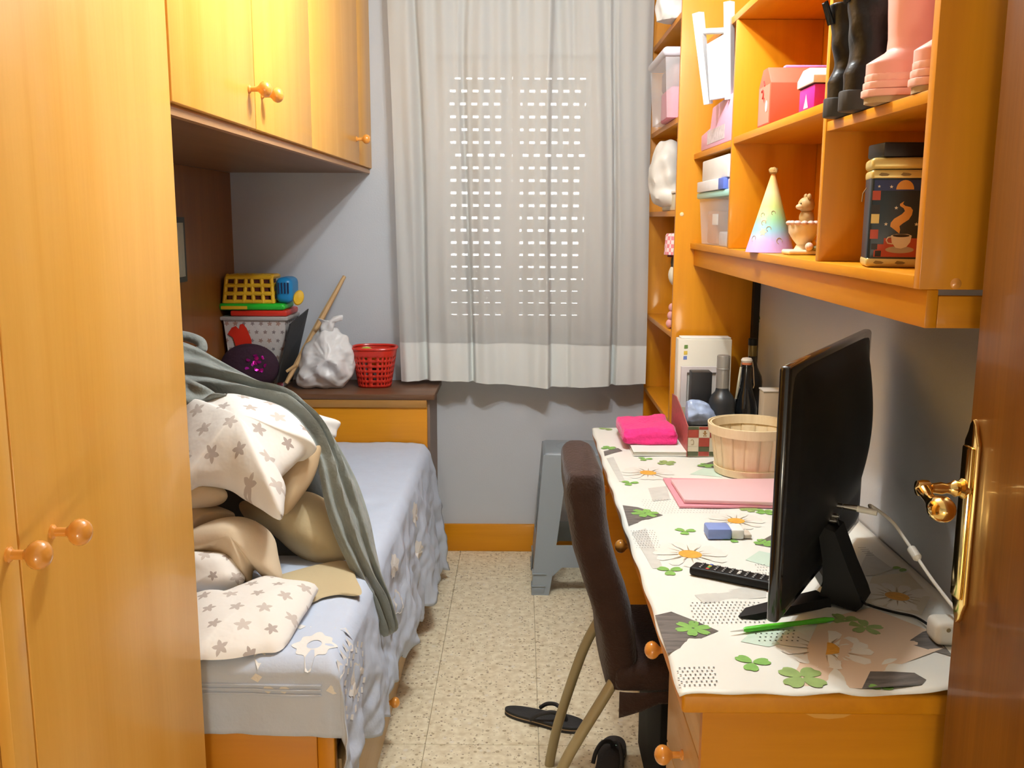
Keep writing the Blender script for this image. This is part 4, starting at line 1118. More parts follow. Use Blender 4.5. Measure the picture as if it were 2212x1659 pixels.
dotfield((1375, 1183), (1430, 1183), (1362, 1143), 9, 9, 0.0014); dotfield((1395, 1108), (1560, 1108), (1385, 1076), 24, 8, 0.0013); dotfield((1640, 1245), (1666, 1245), (1630, 1215), 4, 5, 0.0015); dotfield((1872, 1200), (1890, 1200), (1850, 1180), 6, 5, 0.0015)
o = dots.build('printed_dots', PDOT, tcl, smooth=False); o['kind'] = 'stuff'

# ================================================================== television
ZD = 0.7545
tv = thing('television', 'black flat screen television standing turned away on the desk', 'television', (0.44, 1.62, ZD), rotz=math.atan2(0.58, 0.345))
TW, TZ0, TZ1 = 0.676, 0.036, 0.500
MB().box(0.0, TW, -0.022, 0.0, TZ0, TZ1, bev=0.008, seg=3).build('bezel', BLACKG, tv, local=True)
MB().box(0.016, TW-0.016, 0.0002, 0.0012, TZ0+0.02, TZ1-0.016).build('screen', BLACKG, tv, smooth=False, local=True)
def tvb(u, v):
    x = 0.012+(TW-0.024)*u; z = TZ0+0.012+(TZ1-TZ0-0.022)*v
    e = min(1.0, min(u, 1-u)/0.10); e2 = min(1.0, (1-v)/0.16)
    low = math.sin(min(1.0, (1-v)*1.25)*math.pi)**0.8 if v < 1 else 0
    mid = max(0.0, 1-((u-0.5)/0.42)**4)
    d = 0.011*math.sin(e*math.pi/2)*math.sin(e2*math.pi/2) + 0.040*mid*low
    if v < 0.06: d *= v/0.06
    return Vector((x, -0.021-d, z))
MB().grid(tvb, 48, 36).build('back_shell', BLACKP, tv, local=True, angle=40)
def armbar(a, b, prof, name):
    a, b = Vector(a), Vector(b); d = (b-a).normalized(); w = Vector((-d.y, d.x, 0)).normalized(); V = []; Fc = []
    for t, h, hw in prof:
        c = a.lerp(b, t); V += [c+w*hw, c-w*hw, c-w*hw*0.8+Vector((0, 0, h)), c+w*hw*0.8+Vector((0, 0, h))]
    n_ = len(prof)
    for k in range(n_-1):
        for j in range(4): Fc.append((k*4+j, k*4+(j+1) % 4, (k+1)*4+(j+1) % 4, (k+1)*4+j))
    Fc += [(3, 2, 1, 0), tuple((n_-1)*4+j for j in range(4))]
    return MB().add(V, Fc).build(name, BLACKP, tv, local=True, angle=50)
armbar((0.076, 0.070, 0.0003), (0.235, -0.045, 0.0003), ((0, 0.004, 0.004), (0.12, 0.010, 0.020), (0.5, 0.014, 0.024), (1.0, 0.018, 0.026)), 'stand_foot')
armbar((0.560, 0.070, 0.0003), (0.330, -0.045, 0.0003), ((0, 0.004, 0.004), (0.12, 0.010, 0.020), (0.5, 0.014, 0.024), (1.0, 0.018, 0.026)), 'stand_foot')
V = []
NX = 0.272
for y_, z_, hw, dp in ((-0.112, 0.0003, 0.050, 0.075), (-0.122, 0.012, 0.050, 0.080), (-0.116, 0.030, 0.048, 0.070), (-0.092, 0.080, 0.046, 0.050), (-0.062, 0.150, 0.046, 0.034)):
    V += [(NX-hw, y_, z_), (NX+hw*0.7, y_, z_), (NX+hw*0.7, y_+dp, z_+0.010), (NX-hw, y_+dp, z_+0.010)]
MB().add(V, [(k*4+j, k*4+(j+1) % 4, (k+1)*4+(j+1) % 4, (k+1)*4+j) for k in range(4) for j in range(4)]+[(3, 2, 1, 0), (16, 17, 18, 19)]).build('stand_neck', BLACKP, tv, local=True, angle=50)
SILV = plain('steel_connector', (0.55, 0.52, 0.48), 0.3, metal=1)
for (u_, z_) in ((0.405, 0.185), (0.385, 0.155), (0.39, 0.165)):
    p = tvb(u_, (z_-TZ0)/(TZ1-TZ0))
    MB().lathe([(0.0, -0.002), (0.005, -0.002), (0.005, 0.010), (0.0035, 0.010), (0.0035, 0.013), (0, 0.013)], p, 12, (0, -1, 0)).build('socket', SILV, tv, local=True)
MB().ball((0.006, -0.006, TZ1-0.006), 0.004, 8, 6).build('corner_cap', SILV, tv, local=True)
MT = Matrix.Translation(Vector(tv.location)) @ Matrix.Rotation(tv.rotation_euler.z, 4, 'Z')
pl = MT @ Vector(tvb(0.405, (0.185-TZ0)/(TZ1-TZ0)))
nb = (Matrix.Rotation(tv.rotation_euler.z, 3, 'Z') @ Vector((0, -1, 0)))
# white aerial cable
ac = thing('aerial_cable', 'white aerial cable plugged into the back of the television', 'cable', pl)
p0 = pl+nb*0.012
ce = un(2052, 1302, y=1.62); ce2 = un(1975, 1195, y=1.74)
MB().tube([p0, p0+nb*0.022+Vector((0.004, 0, -0.001))], [0.0052, 0.0065], 12).build('cable_plug', SILV, ac)
MB().tube([p0+nb*0.022+Vector((0.004, 0, -0.001)), p0+nb*0.05+Vector((0.012, -0.004, -0.004))], [0.0068, 0.0058], 12).build('plug_sleeve', CABLEW, ac)
pts = [p0+nb*0.045+Vector((0.010, -0.004, -0.003)), un(1880, 1092, y=1.88), un(1925, 1125, y=1.82), un(1955, 1165, y=1.77), ce2, un(2012, 1250, y=1.68), ce, un(2075, 1330, y=1.60)]
MB().tube(catmull(pts, 60, closed=False), 0.0033, 10).build('cable_lead', CABLEW, ac)
dvc = (un(2012, 1250, y=1.68)-ce2).normalized()
MB().tube([ce2-dvc*0.016, ce2-dvc*0.012, ce2+dvc*0.012, ce2+dvc*0.018], [0.004, 0.0085, 0.0085, 0.004], 12).build('cable_splice', CABLEW, ac)
# black mains lead
q0 = MT @ Vector(tvb(0.40, (0.165-TZ0)/(TZ1-TZ0)))
pts = [q0+nb*0.004, q0+nb*0.012+Vector((0, 0, -0.02)), un(1816, 1180, y=1.84), un(1830, 1240, y=1.80), un(1862, 1296, y=1.76)]
q = un(1880, 1308, z=ZD+0.004)
pts += [q, un(1930, 1322, z=ZD+0.004), un(1975, 1332, z=ZD+0.004), un(2006, 1350, z=ZD+0.012)]
tag(MB().tube(catmull(pts, 64, closed=False), 0.0026, 8).build('power_cord', BLACKP), 'black power cord running from the television across the desk', 'cord')
# white adaptor plug
ad_ = thing('plug_adaptor', 'white plug adaptor lying on the desk against the wall', 'adaptor', (un(2030, 1392, z=ZD).x, un(2030, 1392, z=ZD).y, ZD))
ap = Vector(ad_.location)
MB().box(ap.x-0.012, ap.x+0.052, ap.y-0.012, ap.y+0.040, ZD, ZD+0.044, bev=0.012, seg=4).build('adaptor_body', CABLEW, ad_)
MB().ball((ap.x+0.008, ap.y-0.0125, ZD+0.032), 0.004, 10, 8, (1, 0.3, 1)).build('adaptor_hole', plain('hole_tan', (0.3, 0.22, 0.1), 0.6), ad_)
# ================================================================== things on the desk
# green gel pen
pn = thing('green_pen', 'bright green pen lying on the desk below the television', 'pen', un(1690, 1352, z=ZD))
a = un(1578, 1364, z=ZD+0.005); b = un(1800, 1337, z=ZD+0.006)
PEN = plain('pen_green', (0.10, 0.55, 0.03), 0.25)
MB().tube([a.lerp(b, t) for t in (0.12, 0.15, 0.3, 0.5, 0.68)], [0.003, 0.0052, 0.0056, 0.0052, 0.0045], 12).build('pen_barrel', PEN, pn)
MB().tube([a.lerp(b, t) for t in (0.68, 0.80, 0.92, 1.0)], [0.0042, 0.005, 0.0052, 0.003], 12).build('pen_cap', PEN, pn)
MB().tube([a, a.lerp(b, 0.06), a.lerp(b, 0.12)], [0.0006, 0.0018, 0.0028], 10).build('pen_tip', PAPER, pn)
MB().tube([a.lerp(b, 0.72)+Vector((0, -0.006, 0.002)), a.lerp(b, 0.95)+Vector((0, -0.006, 0.002))], 0.0013, 8).build('pen_clip', PEN, pn)
# remote control
ra, rb_ = un(1488, 1242, z=ZD), un(1690, 1282, z=ZD)
rd = (rb_-ra); rl = rd.length
rm = thing('remote_control', 'black remote control with small white buttons on the desk', 'remote', (ra.x, ra.y, ZD), rotz=math.atan2(rd.y, rd.x))
MB().box(0, rl, -0.002, 0.040, 0.0005, 0.019, bev=0.006, seg=3).build('remote_body', BLACKP, rm, local=True)
BTN = plain('button_white', (0.75, 0.74, 0.70), 0.5); BTD = plain('button_dark', (0.03, 0.03, 0.032), 0.45)
cols = {0: (0.5, 0.05, 0.03), 1: (0.05, 0.35, 0.08), 2: (0.7, 0.5, 0.05), 3: (0.05, 0.1, 0.5)}
i = 0
for r_ in range(11):
    x = 0.022+r_*(rl-0.036)/10
    for c_ in range(4):
        y = 0.006+c_*0.0088
        if r_ == 1: m = plain('button_colour_%d' % c_, cols[c_], 0.5); nm = 'colour_button'
        elif r_ in (5,) and c_ in (1, 2): m = BTN; nm = 'white_button'
        else: m = BTD; nm = 'button'
        MB().box(x-0.0035, x+0.0035, y-0.0030, y+0.0030, 0.0188, 0.0208, bev=0.0008, seg=1).build(nm, m, rm, local=True, smooth=False)
        if m is BTD: MB().box(x-0.0016, x+0.0016, y-0.0010, y+0.0010, 0.0207, 0.0210).build('button_mark', BTN, rm, local=True, smooth=False)
# eraser-like blue and white pack
a = un(1527, 1166, z=ZD); b = un(1632, 1172, z=ZD)
er = thing('tissue_pack', 'small blue and white pocket pack on the desk', 'pack', (a.x, a.y, ZD), rotz=0.0)
MB().box(a.x+0.002, a.x+0.058, a.y, a.y+0.055, ZD+0.0003, ZD+0.026, bev=0.004, seg=2).build('blue_sleeve', plain('sleeve_blue', (0.22, 0.30, 0.62), 0.5), er)
MB().box(a.x+0.0585, a.x+0.088, a.y+0.002, a.y+0.053, ZD+0.0003, ZD+0.024, bev=0.004).build('white_end', PAPER, er)
MB().box(a.x+0.0885, a.x+0.108, a.y+0.008, a.y+0.045, ZD+0.0003, ZD+0.011, bev=0.004).build('crumpled_flap', plain('flap_beige', (0.60, 0.52, 0.42), 0.6), er)
# pink tablet folder
PINK = plain('pale_pink_cover', (0.80, 0.50, 0.52), 0.5); PINK2 = plain('rose_cover', (0.74, 0.30, 0.36), 0.5)
tf_ = thing('pink_folder', 'pale pink tablet case lying on the desk in front of the basket', 'tablet case', (0.55, 2.53, ZD))
A = [un(1432, 1036, z=ZD), un(1468, 1098, z=ZD), un(1690, 1098, z=ZD), un(1690, 1040, z=ZD)]
MB().add([p+Vector((0, 0, h)) for h in (0.0003, 0.005) for p in A], [(3, 2, 1, 0), (4, 5, 6, 7), (0, 1, 5, 4), (1, 2, 6, 5), (2, 3, 7, 6), (3, 0, 4, 7)]).build('case_back', PINK2, tf_, smooth=False)
A = [un(1449, 1034, z=ZD+0.018), un(1478, 1078, z=ZD+0.018), un(1690, 1084, z=ZD+0.018), un(1690, 1032, z=ZD+0.018)]
c = sum(A, Vector())/4
poly = []
mb = MB().prism([(p.x, p.y) for p in A], 'z', ZD+0.0055, ZD+0.017, bev=0.003); mb.build('case_front', PINK, tf_)
# wooden chip basket
wk = thing('wood_basket', 'round pale wood strip basket on the desk', 'basket', (0.69, 2.80, ZD))
bc_ = Vector((0.688, 2.80, ZD)); BW = wood('basket_strip', (0.84, 0.70, 0.46), (0.76, 0.60, 0.36), 'z', rough=0.6, coat=0, across=30, along=2)
hb, rt, rbm = 0.145, 0.120, 0.098
ns = 18
for k in range(ns):
    a0, a1 = 2*math.pi*(k-0.54)/ns, 2*math.pi*(k+0.54)/ns
    rr = 0.0012*(k % 2)
    MB().grid(lambda u, v: bc_+Vector(((rbm+(rt-rbm)*v+rr)*math.cos(a0+(a1-a0)*u), (rbm+(rt-rbm)*v+rr)*math.sin(a0+(a1-a0)*u), 0.002+hb*v)), 4, 4).build('strip', BW, wk, solid=0.0018)
def hoop(z0, z1, r0, r1, name):
    mb = MB().lathe([(r0, z0), (r0+0.004, z0), (r1+0.004, z1), (r1, z1), (r0, z0)], bc_, 48, cap=False)
    mb.build(name, BW, wk, merge=0.0001)
hoop(hb-0.024, hb+0.004, rt+0.0005, rt+0.004, 'rim_hoop'); hoop(0.001, 0.022, rbm+0.0015, rbm+0.0045, 'base_hoop')
hoop(hb-0.022, hb+0.003, rt-0.0075, rt-0.0045, 'inner_hoop')
MB().lathe([(0.0, 0.002), (rbm-0.002, 0.002), (rbm-0.002, 0.006), (0, 0.006)], bc_, 36).build('basket_base', BW, wk)
# pink fluffy pouch on a notebook
nbk = thing('notebook', 'white notebook lying under the fluffy pink pouch', 'notebook', (0.44, 3.1, ZD))
A = [un(1368, 985, z=ZD), un(1484, 985, z=ZD)]
x0, x1, y0, y1 = A[0].x, A[1].x, A[0].y, 3.29
MB().box(x0, x1, y0, y1, ZD+0.0003, ZD+0.002).build('back_cover', PAPER, nbk, smooth=False)
MB().box(x0+0.002, x1-0.002, y0+0.002, y1-0.002, ZD+0.0021, ZD+0.012).build('pages', plain('page_edges', (0.55, 0.53, 0.46), 0.8), nbk, smooth=False)
MB().box(x0, x1, y0, y1, ZD+0.0121, ZD+0.015, bev=0.001).build('front_cover', PAPER, nbk, smooth=False)
FLUFF = plain('pink_fluff', (0.86, 0.035, 0.24), 0.95, bump=0.9, bscale=120, var=0.2, vscale=40, sheen=0.3)
pf = thing('fluffy_pouch', 'bright pink fluffy pouch lying on the notebook', 'pouch', (0.42, 3.15, ZD+0.0155))
fx0, fx1, fy0, fy1, fz = 0.335, 0.515, 3.06, 3.33, ZD+0.0152
def fluff(p):
    return p+Vector((nz(p, 60, 1), nz(p, 60, 2), nz(p, 60, 3)))*0.006
mb = MB().box(fx0, fx1, fy0, fy1, fz, fz+0.052, bev=0.018, seg=4)
bm = bmesh.new(); me_ = bpy.data.meshes.new('tmp'); me_.from_pydata([tuple(v) for v in mb.v], [], mb.f); bm.from_mesh(me_)
bmesh.ops.subdivide_edges(bm, edges=list(bm.edges), cuts=5, use_grid_fill=True)
for v in bm.verts:
    h = (v.co.z-fz)/0.052
    v.co.z += 0.012*h*nz(v.co, 14, 2); v.co = fluff(v.co)
    v.co.z = max(v.co.z, fz)
mb2 = MB().addbm(bm); bpy.data.meshes.remove(me_)
mb2.build('pouch_body', FLUFF, pf, angle=80)
# gingerbread-print tray box
BOXRED = plain('box_print_red', (0.34, 0.05, 0.03), 0.5, var=0.25, vscale=60); BOXCR = plain('box_print_cream', (0.62, 0.56, 0.42), 0.5); BOXGR = plain('box_print_green', (0.07, 0.08, 0.035), 0.5)
PLAID = plain('box_plaid', (0.38, 0.09, 0.07), 0.5, var=0.5, vscale=90)
gbx = thing('print_tray', 'cardboard tray box printed with red and cream squares holding bottles', 'box', (0.69, 3.12, ZD))
gx0, gx1, gy0, gy1, gh = 0.532, 0.842, 2.975, 3.30, 0.098
MB().box(gx0+0.003, gx1, gy0+0.003, gy1, ZD+0.0003, ZD+0.004).build('tray_floor', BOXCR, gbx, smooth=False)
MB().box(gx0, gx1, gy0, gy0+0.003, ZD+0.0003, ZD+gh).build('tray_wall', BOXCR, gbx, smooth=False)
MB().box(gx1-0.003, gx1, gy0+0.0031, gy1, ZD+0.0041, ZD+gh).build('tray_wall', BOXCR, gbx, smooth=False)
MB().box(gx0+0.003, gx1-0.0031, gy1-0.003, gy1, ZD+0.0041, ZD+gh).build('tray_wall', BOXCR, gbx, smooth=False)
mb = MB().prism([(gy0, ZD+0.0003), (gy1, ZD+0.0003), (gy1, ZD+0.145), (gy0+0.24, ZD+0.150), (gy0+0.16, ZD+0.135), (gy0+0.09, ZD+0.120), (gy0, ZD+gh)], 'x', gx0-0.002, gx0+0.001)
mb.build('tray_side', PLAID, gbx, smooth=False)
cw = (gx1-gx0)/9.0
rows_ = [(0.002, 0.017), (0.017, 0.033), (0.033, 0.062), (0.062, 0.088), (0.088, 0.098)]
pal = [[BOXGR, BOXRED], [BOXCR, BOXGR], [BOXCR, BOXRED], [BOXRED, BOXCR], [BOXGR, BOXRED]]
for ri, (za, zb_) in enumerate(rows_):
    for k in range(9):
        m = pal[ri][k % 2]
        MB().box(gx0+k*cw+0.0006, gx0+(k+1)*cw-0.0006, gy0-0.0012, gy0-0.0002, ZD+za+0.0004, ZD+zb_-0.0004).build('printed_square', m, gbx, smooth=False)
def ginger(cx, cz):
    y = gy0-0.0018
    m = MB()
    for (dx, dz, r) in ((0, 0.0075, 0.0034), (0, 0.001, 0.0036), (-0.005, 0.003, 0.0018), (0.005, 0.003, 0.0018), (-0.003, -0.0055, 0.0021), (0.003, -0.0055, 0.0021)):
        m.add([(cx+dx+r*math.cos(2*math.pi*k/10), y, cz+dz+r*1.1*math.sin(2*math.pi*k/10)) for k in range(10)], [tuple(range(10))])
    o = m.build('gingerbread_print', plain('ginger_brown', (0.30, 0.15, 0.04), 0.6), gbx, smooth=False); o['kind'] = 'stuff'
ginger(gx0+1.55*cw, ZD+0.074); ginger(gx0+3.5*cw, ZD+0.074)
ct = [(gx0+0.45*cw-0.004, ZD+0.040), (gx0+0.45*cw+0.003, ZD+0.041), (gx0+0.45*cw+0.003, ZD+0.050), (gx0+0.45*cw+0.001, ZD+0.055), (gx0+0.45*cw-0.003, ZD+0.056), (gx0+0.45*cw-0.006, ZD+0.053)]
MB().tube([(a, gy0-0.0018, b) for a, b in ct], 0.0011, 6).build('candy_cane_print', plain('cane_tan', (0.35, 0.25, 0.14), 0.6), gbx)
# blue and white crinkled bag in the tray
o = pxo([(1476, 885), (1484, 868), (1500, 864), (1522, 868), (1535, 880), (1545, 893), (1545, 915), (1476, 915)], at(1505, 880, 3.03), (0, -1, 0))
m_ = blob(o, (0, -1, 0), 0.022, 0.05, rings=9, wr=0.012, ws=40, seed=4, n=64)
for v in m_.v: v.x = max(v.x, gx0+0.004); v.y = max(v.y, gy0+0.006)
tag(m_.build('candy_bag', plain('blue_white_foil', (0.38, 0.48, 0.80), 0.3, var=0.5, vscale=45), None, angle=30, merge=0.0001), 'crinkled blue and white bag in the printed tray', 'bag')
# bottles
def bottle(name, label, x, y, prof, mat, parts=()):
    t = thing(name, label, 'bottle', (x, y, ZD+0.0045))
    MB().lathe(prof, (x, y, ZD+0.0045), 28).build('bottle_body', mat, t)
    for nm, pf_, m in parts: MB().lathe(pf_, (x, y, ZD+0.0045), 24).build(nm, m, t)
    return t
DKG = plain('dark_glass', (0.010, 0.011, 0.012), 0.10, coat=0.5); DKM = plain('matt_black_glass', (0.022, 0.025, 0.028), 0.38)
CAPG = plain('grey_cap', (0.26, 0.245, 0.22), 0.4, metal=0.3)
px_, py_ = 0.655, 3.07
lq = bottle('liquor_bottle', 'squat black liquor bottle with a tall grey cap', px_, py_, [(0.0, 0), (0.040, 0), (0.0430, 0.004), (0.0430, 0.150), (0.041, 0.163), (0.034, 0.178), (0.0235, 0.190), (0.0205, 0.202), (0.0, 0.202)], DKM,
            [('cap', [(0.0, 0.2025), (0.0210, 0.2025), (0.0210, 0.262), (0.0218, 0.263), (0.0218, 0.267), (0.0210, 0.268), (0.0210, 0.306), (0.0195, 0.309), (0, 0.309)], CAPG)])
MB().grid(lambda u, v: Vector((px_+0.0436*math.cos(-2.2+0.75*u), py_+0.0436*math.sin(-2.2+0.75*u), ZD+0.0045+0.03+0.090*v)), 10, 2).build('label', plain('dark_label', (0.06, 0.065, 0.075), 0.5, var=0.4, vscale=120), lq)
sx_, sy_ = 0.742, 3.12
sw = bottle('swing_top_bottle', 'dark glass bottle with a white swing top', sx_, sy_, [(0.0, 0), (0.037, 0), (0.040, 0.005), (0.040, 0.125), (0.035, 0.150), (0.022, 0.190), (0.0165, 0.225), (0.0160, 0.262), (0.0185, 0.264), (0.0185, 0.272), (0, 0.272)], DKG,
            [('rubber_seal', [(0.0, 0.2722), (0.0165, 0.2722), (0.0165, 0.279), (0, 0.279)], plain('seal_orange', (0.65, 0.20, 0.08), 0.6)), ('ceramic_stopper', [(0.0, 0.2792), (0.016, 0.2792), (0.019, 0.286), (0.015, 0.293), (0, 0.296)], PAPER)])
zb_ = ZD+0.0045
for s in (-1, 1):
    MB().tube([(sx_+s*0.018, sy_-0.004, zb_+0.282), (sx_+s*0.021, sy_-0.008, zb_+0.26), (sx_+s*0.025, sy_-0.012, zb_+0.205), (sx_+s*0.022, sy_-0.014, zb_+0.195)], 0.0014, 6).build('wire_bail', SILV, sw)
MB().tube([(sx_-0.034, sy_-0.016, zb_+0.160), (sx_-0.029, sy_-0.017, zb_+0.205), (sx_-0.0215, sy_-0.013, zb_+0.265)], [0.003, 0.0042, 0.0034], 8).build('paper_tag', plain('tag_cream', (0.66, 0.62, 0.45), 0.7), sw)
wn_ = bottle('wine_bottle', 'tall dark wine bottle standing in the corner by the bookcase', 0.785, 3.225, [(0.0, 0), (0.036, 0), (0.0375, 0.004), (0.0375, 0.200), (0.034, 0.218), (0.020, 0.246), (0.0145, 0.266), (0.0140, 0.285), (0, 0.285)], DKG,
             [('foil', [(0.0, 0.2855), (0.0148, 0.2855), (0.0142, 0.322), (0, 0.322)], plain('foil_gold', (0.20, 0.15, 0.05), 0.35, metal=0.6)), ('cap', [(0.0, 0.3225), (0.0160, 0.3225), (0.0160, 0.344), (0.014, 0.346), (0, 0.346)], BLACKP)])
# black carton behind the liquor bottle
tag(MB().box(0.566, 0.632, 3.125, 3.185, ZD+0.0045, ZD+0.248, bev=0.002).build('black_carton', plain('black_card', (0.014, 0.013, 0.013), 0.5)), 'black carton standing beside the squat liquor bottle', 'carton')
# small pale carton
pcn = thing('pale_carton', 'small cream carton standing at the wall end of the tray', 'carton', (0.795, 3.03, ZD+0.0045))
MB().box(0.772, 0.834, 3.000, 3.060, ZD+0.0045, ZD+0.205, bev=0.003).build('carton_body', plain('cream_card', (0.66, 0.56, 0.42), 0.6), pcn)
MB().box(0.7705, 0.8355, 2.998, 3.062, ZD+0.2055, ZD+0.211, bev=0.002).build('carton_flap', PAPER, pcn)
# white standing box with stickers, frame in front
wbx = thing('white_box', 'tall white box with coloured stickers standing against the bookcase', 'box', (0.66, 3.38, ZD))
bl_, br_ = un(1466, 735, y=3.33), un(1582, 735, y=3.33)
MB().box(bl_.x, br_.x, 3.33, 3.395, ZD, bl_.z+0.004, bev=0.004).build('box_body', plain('white_card', (0.78, 0.75, 0.64), 0.55), wbx)
MB().box(bl_.x+0.010, br_.x-0.003, 3.335, 3.39, bl_.z+0.0042, bl_.z+0.010, bev=0.002).build('box_lid', PAPER, wbx)
for (px, py, m) in ((1482, 749, (0.14, 0.26, 0.06)), (1481, 762, (0.75, 0.55, 0.08)), (1480, 773, (0.16, 0.24, 0.58))):
    p = un(px, py, y=3.3292)
    MB().add([(p.x-0.0065, p.y, p.z-0.0068), (p.x+0.0065, p.y, p.z-0.006), (p.x+0.006, p.y, p.z+0.0065), (p.x-0.006, p.y, p.z+0.006)], [(0, 1, 2, 3)]).build('sticker', plain('sticker_%d' % py, m, 0.5), wbx, smooth=False)
fr = thing('photo_frame', 'white rectangular photo frame leaning on the tall white box', 'picture frame', (0.62, 3.315, ZD))
a_, b_ = un(1472, 792, y=3.308), un(1560, 792, y=3.308)
mb = MB(); zt_ = a_.z
for (xa, xb, za, zc) in ((a_.x, a_.x+0.02, ZD+0.0003, zt_), (b_.x-0.02, b_.x, ZD+0.0003, zt_), (a_.x+0.02, b_.x-0.02, zt_-0.02, zt_), (a_.x+0.02, b_.x-0.02, ZD+0.0003, ZD+0.02)):
    mb.box(xa, xb, 3.306, 3.322, za, zc)
mb.build('frame_moulding', plain('frame_lilac_white', (0.70, 0.66, 0.66), 0.5), fr, smooth=False, merge=0.0001)
MB().box(a_.x+0.02, b_.x-0.02, 3.314, 3.320, ZD+0.02, zt_-0.02).build('picture_sheet', plain('sheet_grey', (0.55, 0.53, 0.50), 0.5, var=0.2, vscale=30), fr, smooth=False)
# small sticker (green leaf) and black strip painted for the shaded gap by the bookcase
struct(MB().box(XR-0.022, XR-0.001, 3.415, 3.449, 0.752, 1.36).build('gap_shade', plain('dark_gap', (0.012, 0.008, 0.006), 0.8), smooth=False))
lf = [(0, 0), (0.012, 0.007), (0.028, 0.010), (0.045, 0.004), (0.052, -0.004), (0.036, -0.006), (0.045, -0.016), (0.022, -0.012), (0.008, -0.006)]
p = un(1634, 684, x=XR-0.0012)
tag(MB().add([Vector((XR-0.0012, p.y-a, p.z+b)) for a, b in lf]+[Vector((XR, p.y-a, p.z+b)) for a, b in lf], [tuple(range(9))]+[(i, (i+1) % 9, 9+(i+1) % 9, 9+i) for i in range(9)]).build('leaf_sticker', plain('leaf_green', (0.06, 0.16, 0.07), 0.6), smooth=False), 'green leaf sticker on the wall beside the bookcase', 'sticker')

# ================================================================== contents of the wall shelf
Z3, Z2, Z1, Z0 = C3+0.0195, C2+0.0195, C1+0.0195, 1.4175
# ---- boots (heels towards the room)
def boot(name, label, x, y, z, H, Lf, hw, upper, sole, welt=0.03, group=None, ribbed=0, tab=True, rot=0.0, shaft=0.056, bx_=0.265, crease=1.0):
    t = thing(name, label, 'boot', (x, y, z), rotz=rot, group=group)
    secs = [(welt, 0.50*Lf, 0.49*Lf, hw), (welt+0.02, 0.49*Lf, 0.48*Lf, hw*0.98), (0.065, 0.46*Lf, 0.45*Lf, hw*0.95), (0.085, (0.16+0.55*bx_)*Lf+0.01, 0.30*Lf, hw*0.92), (0.105, bx_*Lf+0.006, shaft*1.04, hw*0.90),
            (0.13, bx_*Lf, shaft*0.97, hw*0.93), (H*0.72, bx_*Lf, shaft, hw*1.02), (H*0.9, bx_*Lf, shaft*1.06, hw*1.08), (H, bx_*Lf, shaft*1.08, hw*1.12)]
    def f(u, v):
        i = v*(len(secs)-1); k = min(int(i), len(secs)-2); q = i-k
        s = [secs[k][j]*(1-q)+secs[k+1][j]*q for j in range(4)]
        a = 2*math.pi*u; c, sn = math.cos(a), math.sin(a)
        cr = 0.0075*crease*nz((c*1.2, sn*1.2, s[0]*26), 1.0, hw*100)*(1 if s[0] > 0.08 else 0.3)
        return Vector((s[1]+(s[2]+cr)*math.copysign(abs(c)**0.8, c), (s[3]+cr)*math.copysign(abs(sn)**0.8, sn), s[0]))
    mb = MB().grid(f, 32, 44, closed_u=True)
    mb.build('upper', upper, t, local=True, angle=60, solid=0.002)
    MB().grid(lambda u, v: Vector((bx_*Lf+shaft*1.0*(1-v)*math.cos(2*math.pi*u), hw*1.04*(1-v)*math.sin(2*math.pi*u), H-0.012-0.05*v)), 24, 4, closed_u=True).build('lining', plain('boot_lining', (0.02, 0.015, 0.012), 0.9), t, local=True)
    sp = []
    for k in range(28):
        a = 2*math.pi*k/28; c, sn = math.cos(a), math.sin(a)
        w = hw*(1.12+0.10*c)
        sp.append((0.50*Lf+0.52*Lf*math.copysign(abs(c)**0.8, c), w*math.copysign(abs(sn)**0.75, sn)))
    if not ribbed:
        MB().prism(sp, 'z', 0.0005, welt+0.006, bev=0.003).build('sole', sole, t, local=True)
    else:
        for k in range(ribbed):
            sc = 1.0-0.020*k; za = 0.0105+k*0.0125
            MB().prism([(0.5*Lf+(a-0.5*Lf)*sc, b*sc) for a, b in sp], 'z', za, za+0.0121, bev=0.0025).build('sole_ridge', sole, t, local=True)
        MB().prism([(0.5*Lf+(a-0.5*Lf)*0.95, b*0.95) for a, b in sp], 'z', 0.0005, 0.0103).build('outsole', plain('outsole_tan', (0.42, 0.30, 0.16), 0.7), t, local=True)
    if tab:
        MB().tube([(bx_*Lf-shaft*1.10, -0.008, H-0.035), (bx_*Lf-shaft*1.35, -0.006, H+0.004), (bx_*Lf-shaft*1.35, 0.006, H+0.004), (bx_*Lf-shaft*1.10, 0.008, H-0.035)], 0.0042, 8).build('pull_tab', upper, t, local=True)
    return t
BLEA = plain('black_leather', (0.008, 0.008, 0.009), 0.36, bump=0.5, bscale=45, spec=0.35)
BSOL = plain('black_rubber', (0.022, 0.021, 0.020), 0.6)
PLEA = plain('pink_boot_rubber', (0.76, 0.36, 0.30), 0.42); PSOL = plain('pink_boot_sole', (0.78, 0.42, 0.34), 0.5)
boot('ankle_boot', 'worn black leather boot with pull tab nearest the shelf divider', 0.578, 1.892, Z3, 0.205, 0.235, 0.036, BLEA, BSOL, group='black boots on the wall shelf', rot=math.radians(2))
boot('ankle_boot', 'black leather boot standing next to the pink boot on the shelf', 0.572, 1.786, Z3, 0.222, 0.235, 0.038, BLEA, BSOL, group='black boots on the wall shelf', rot=math.radians(-3))
boot('rubber_boot', 'pale pink boot with ribbed sole standing beside the black boots', 0.574, 1.668, Z3, 0.232, 0.240, 0.045, PLEA, PSOL, group='pink boots on the wall shelf', ribbed=3, tab=True, rot=math.radians(4), shaft=0.074, bx_=0.45, crease=0.1)
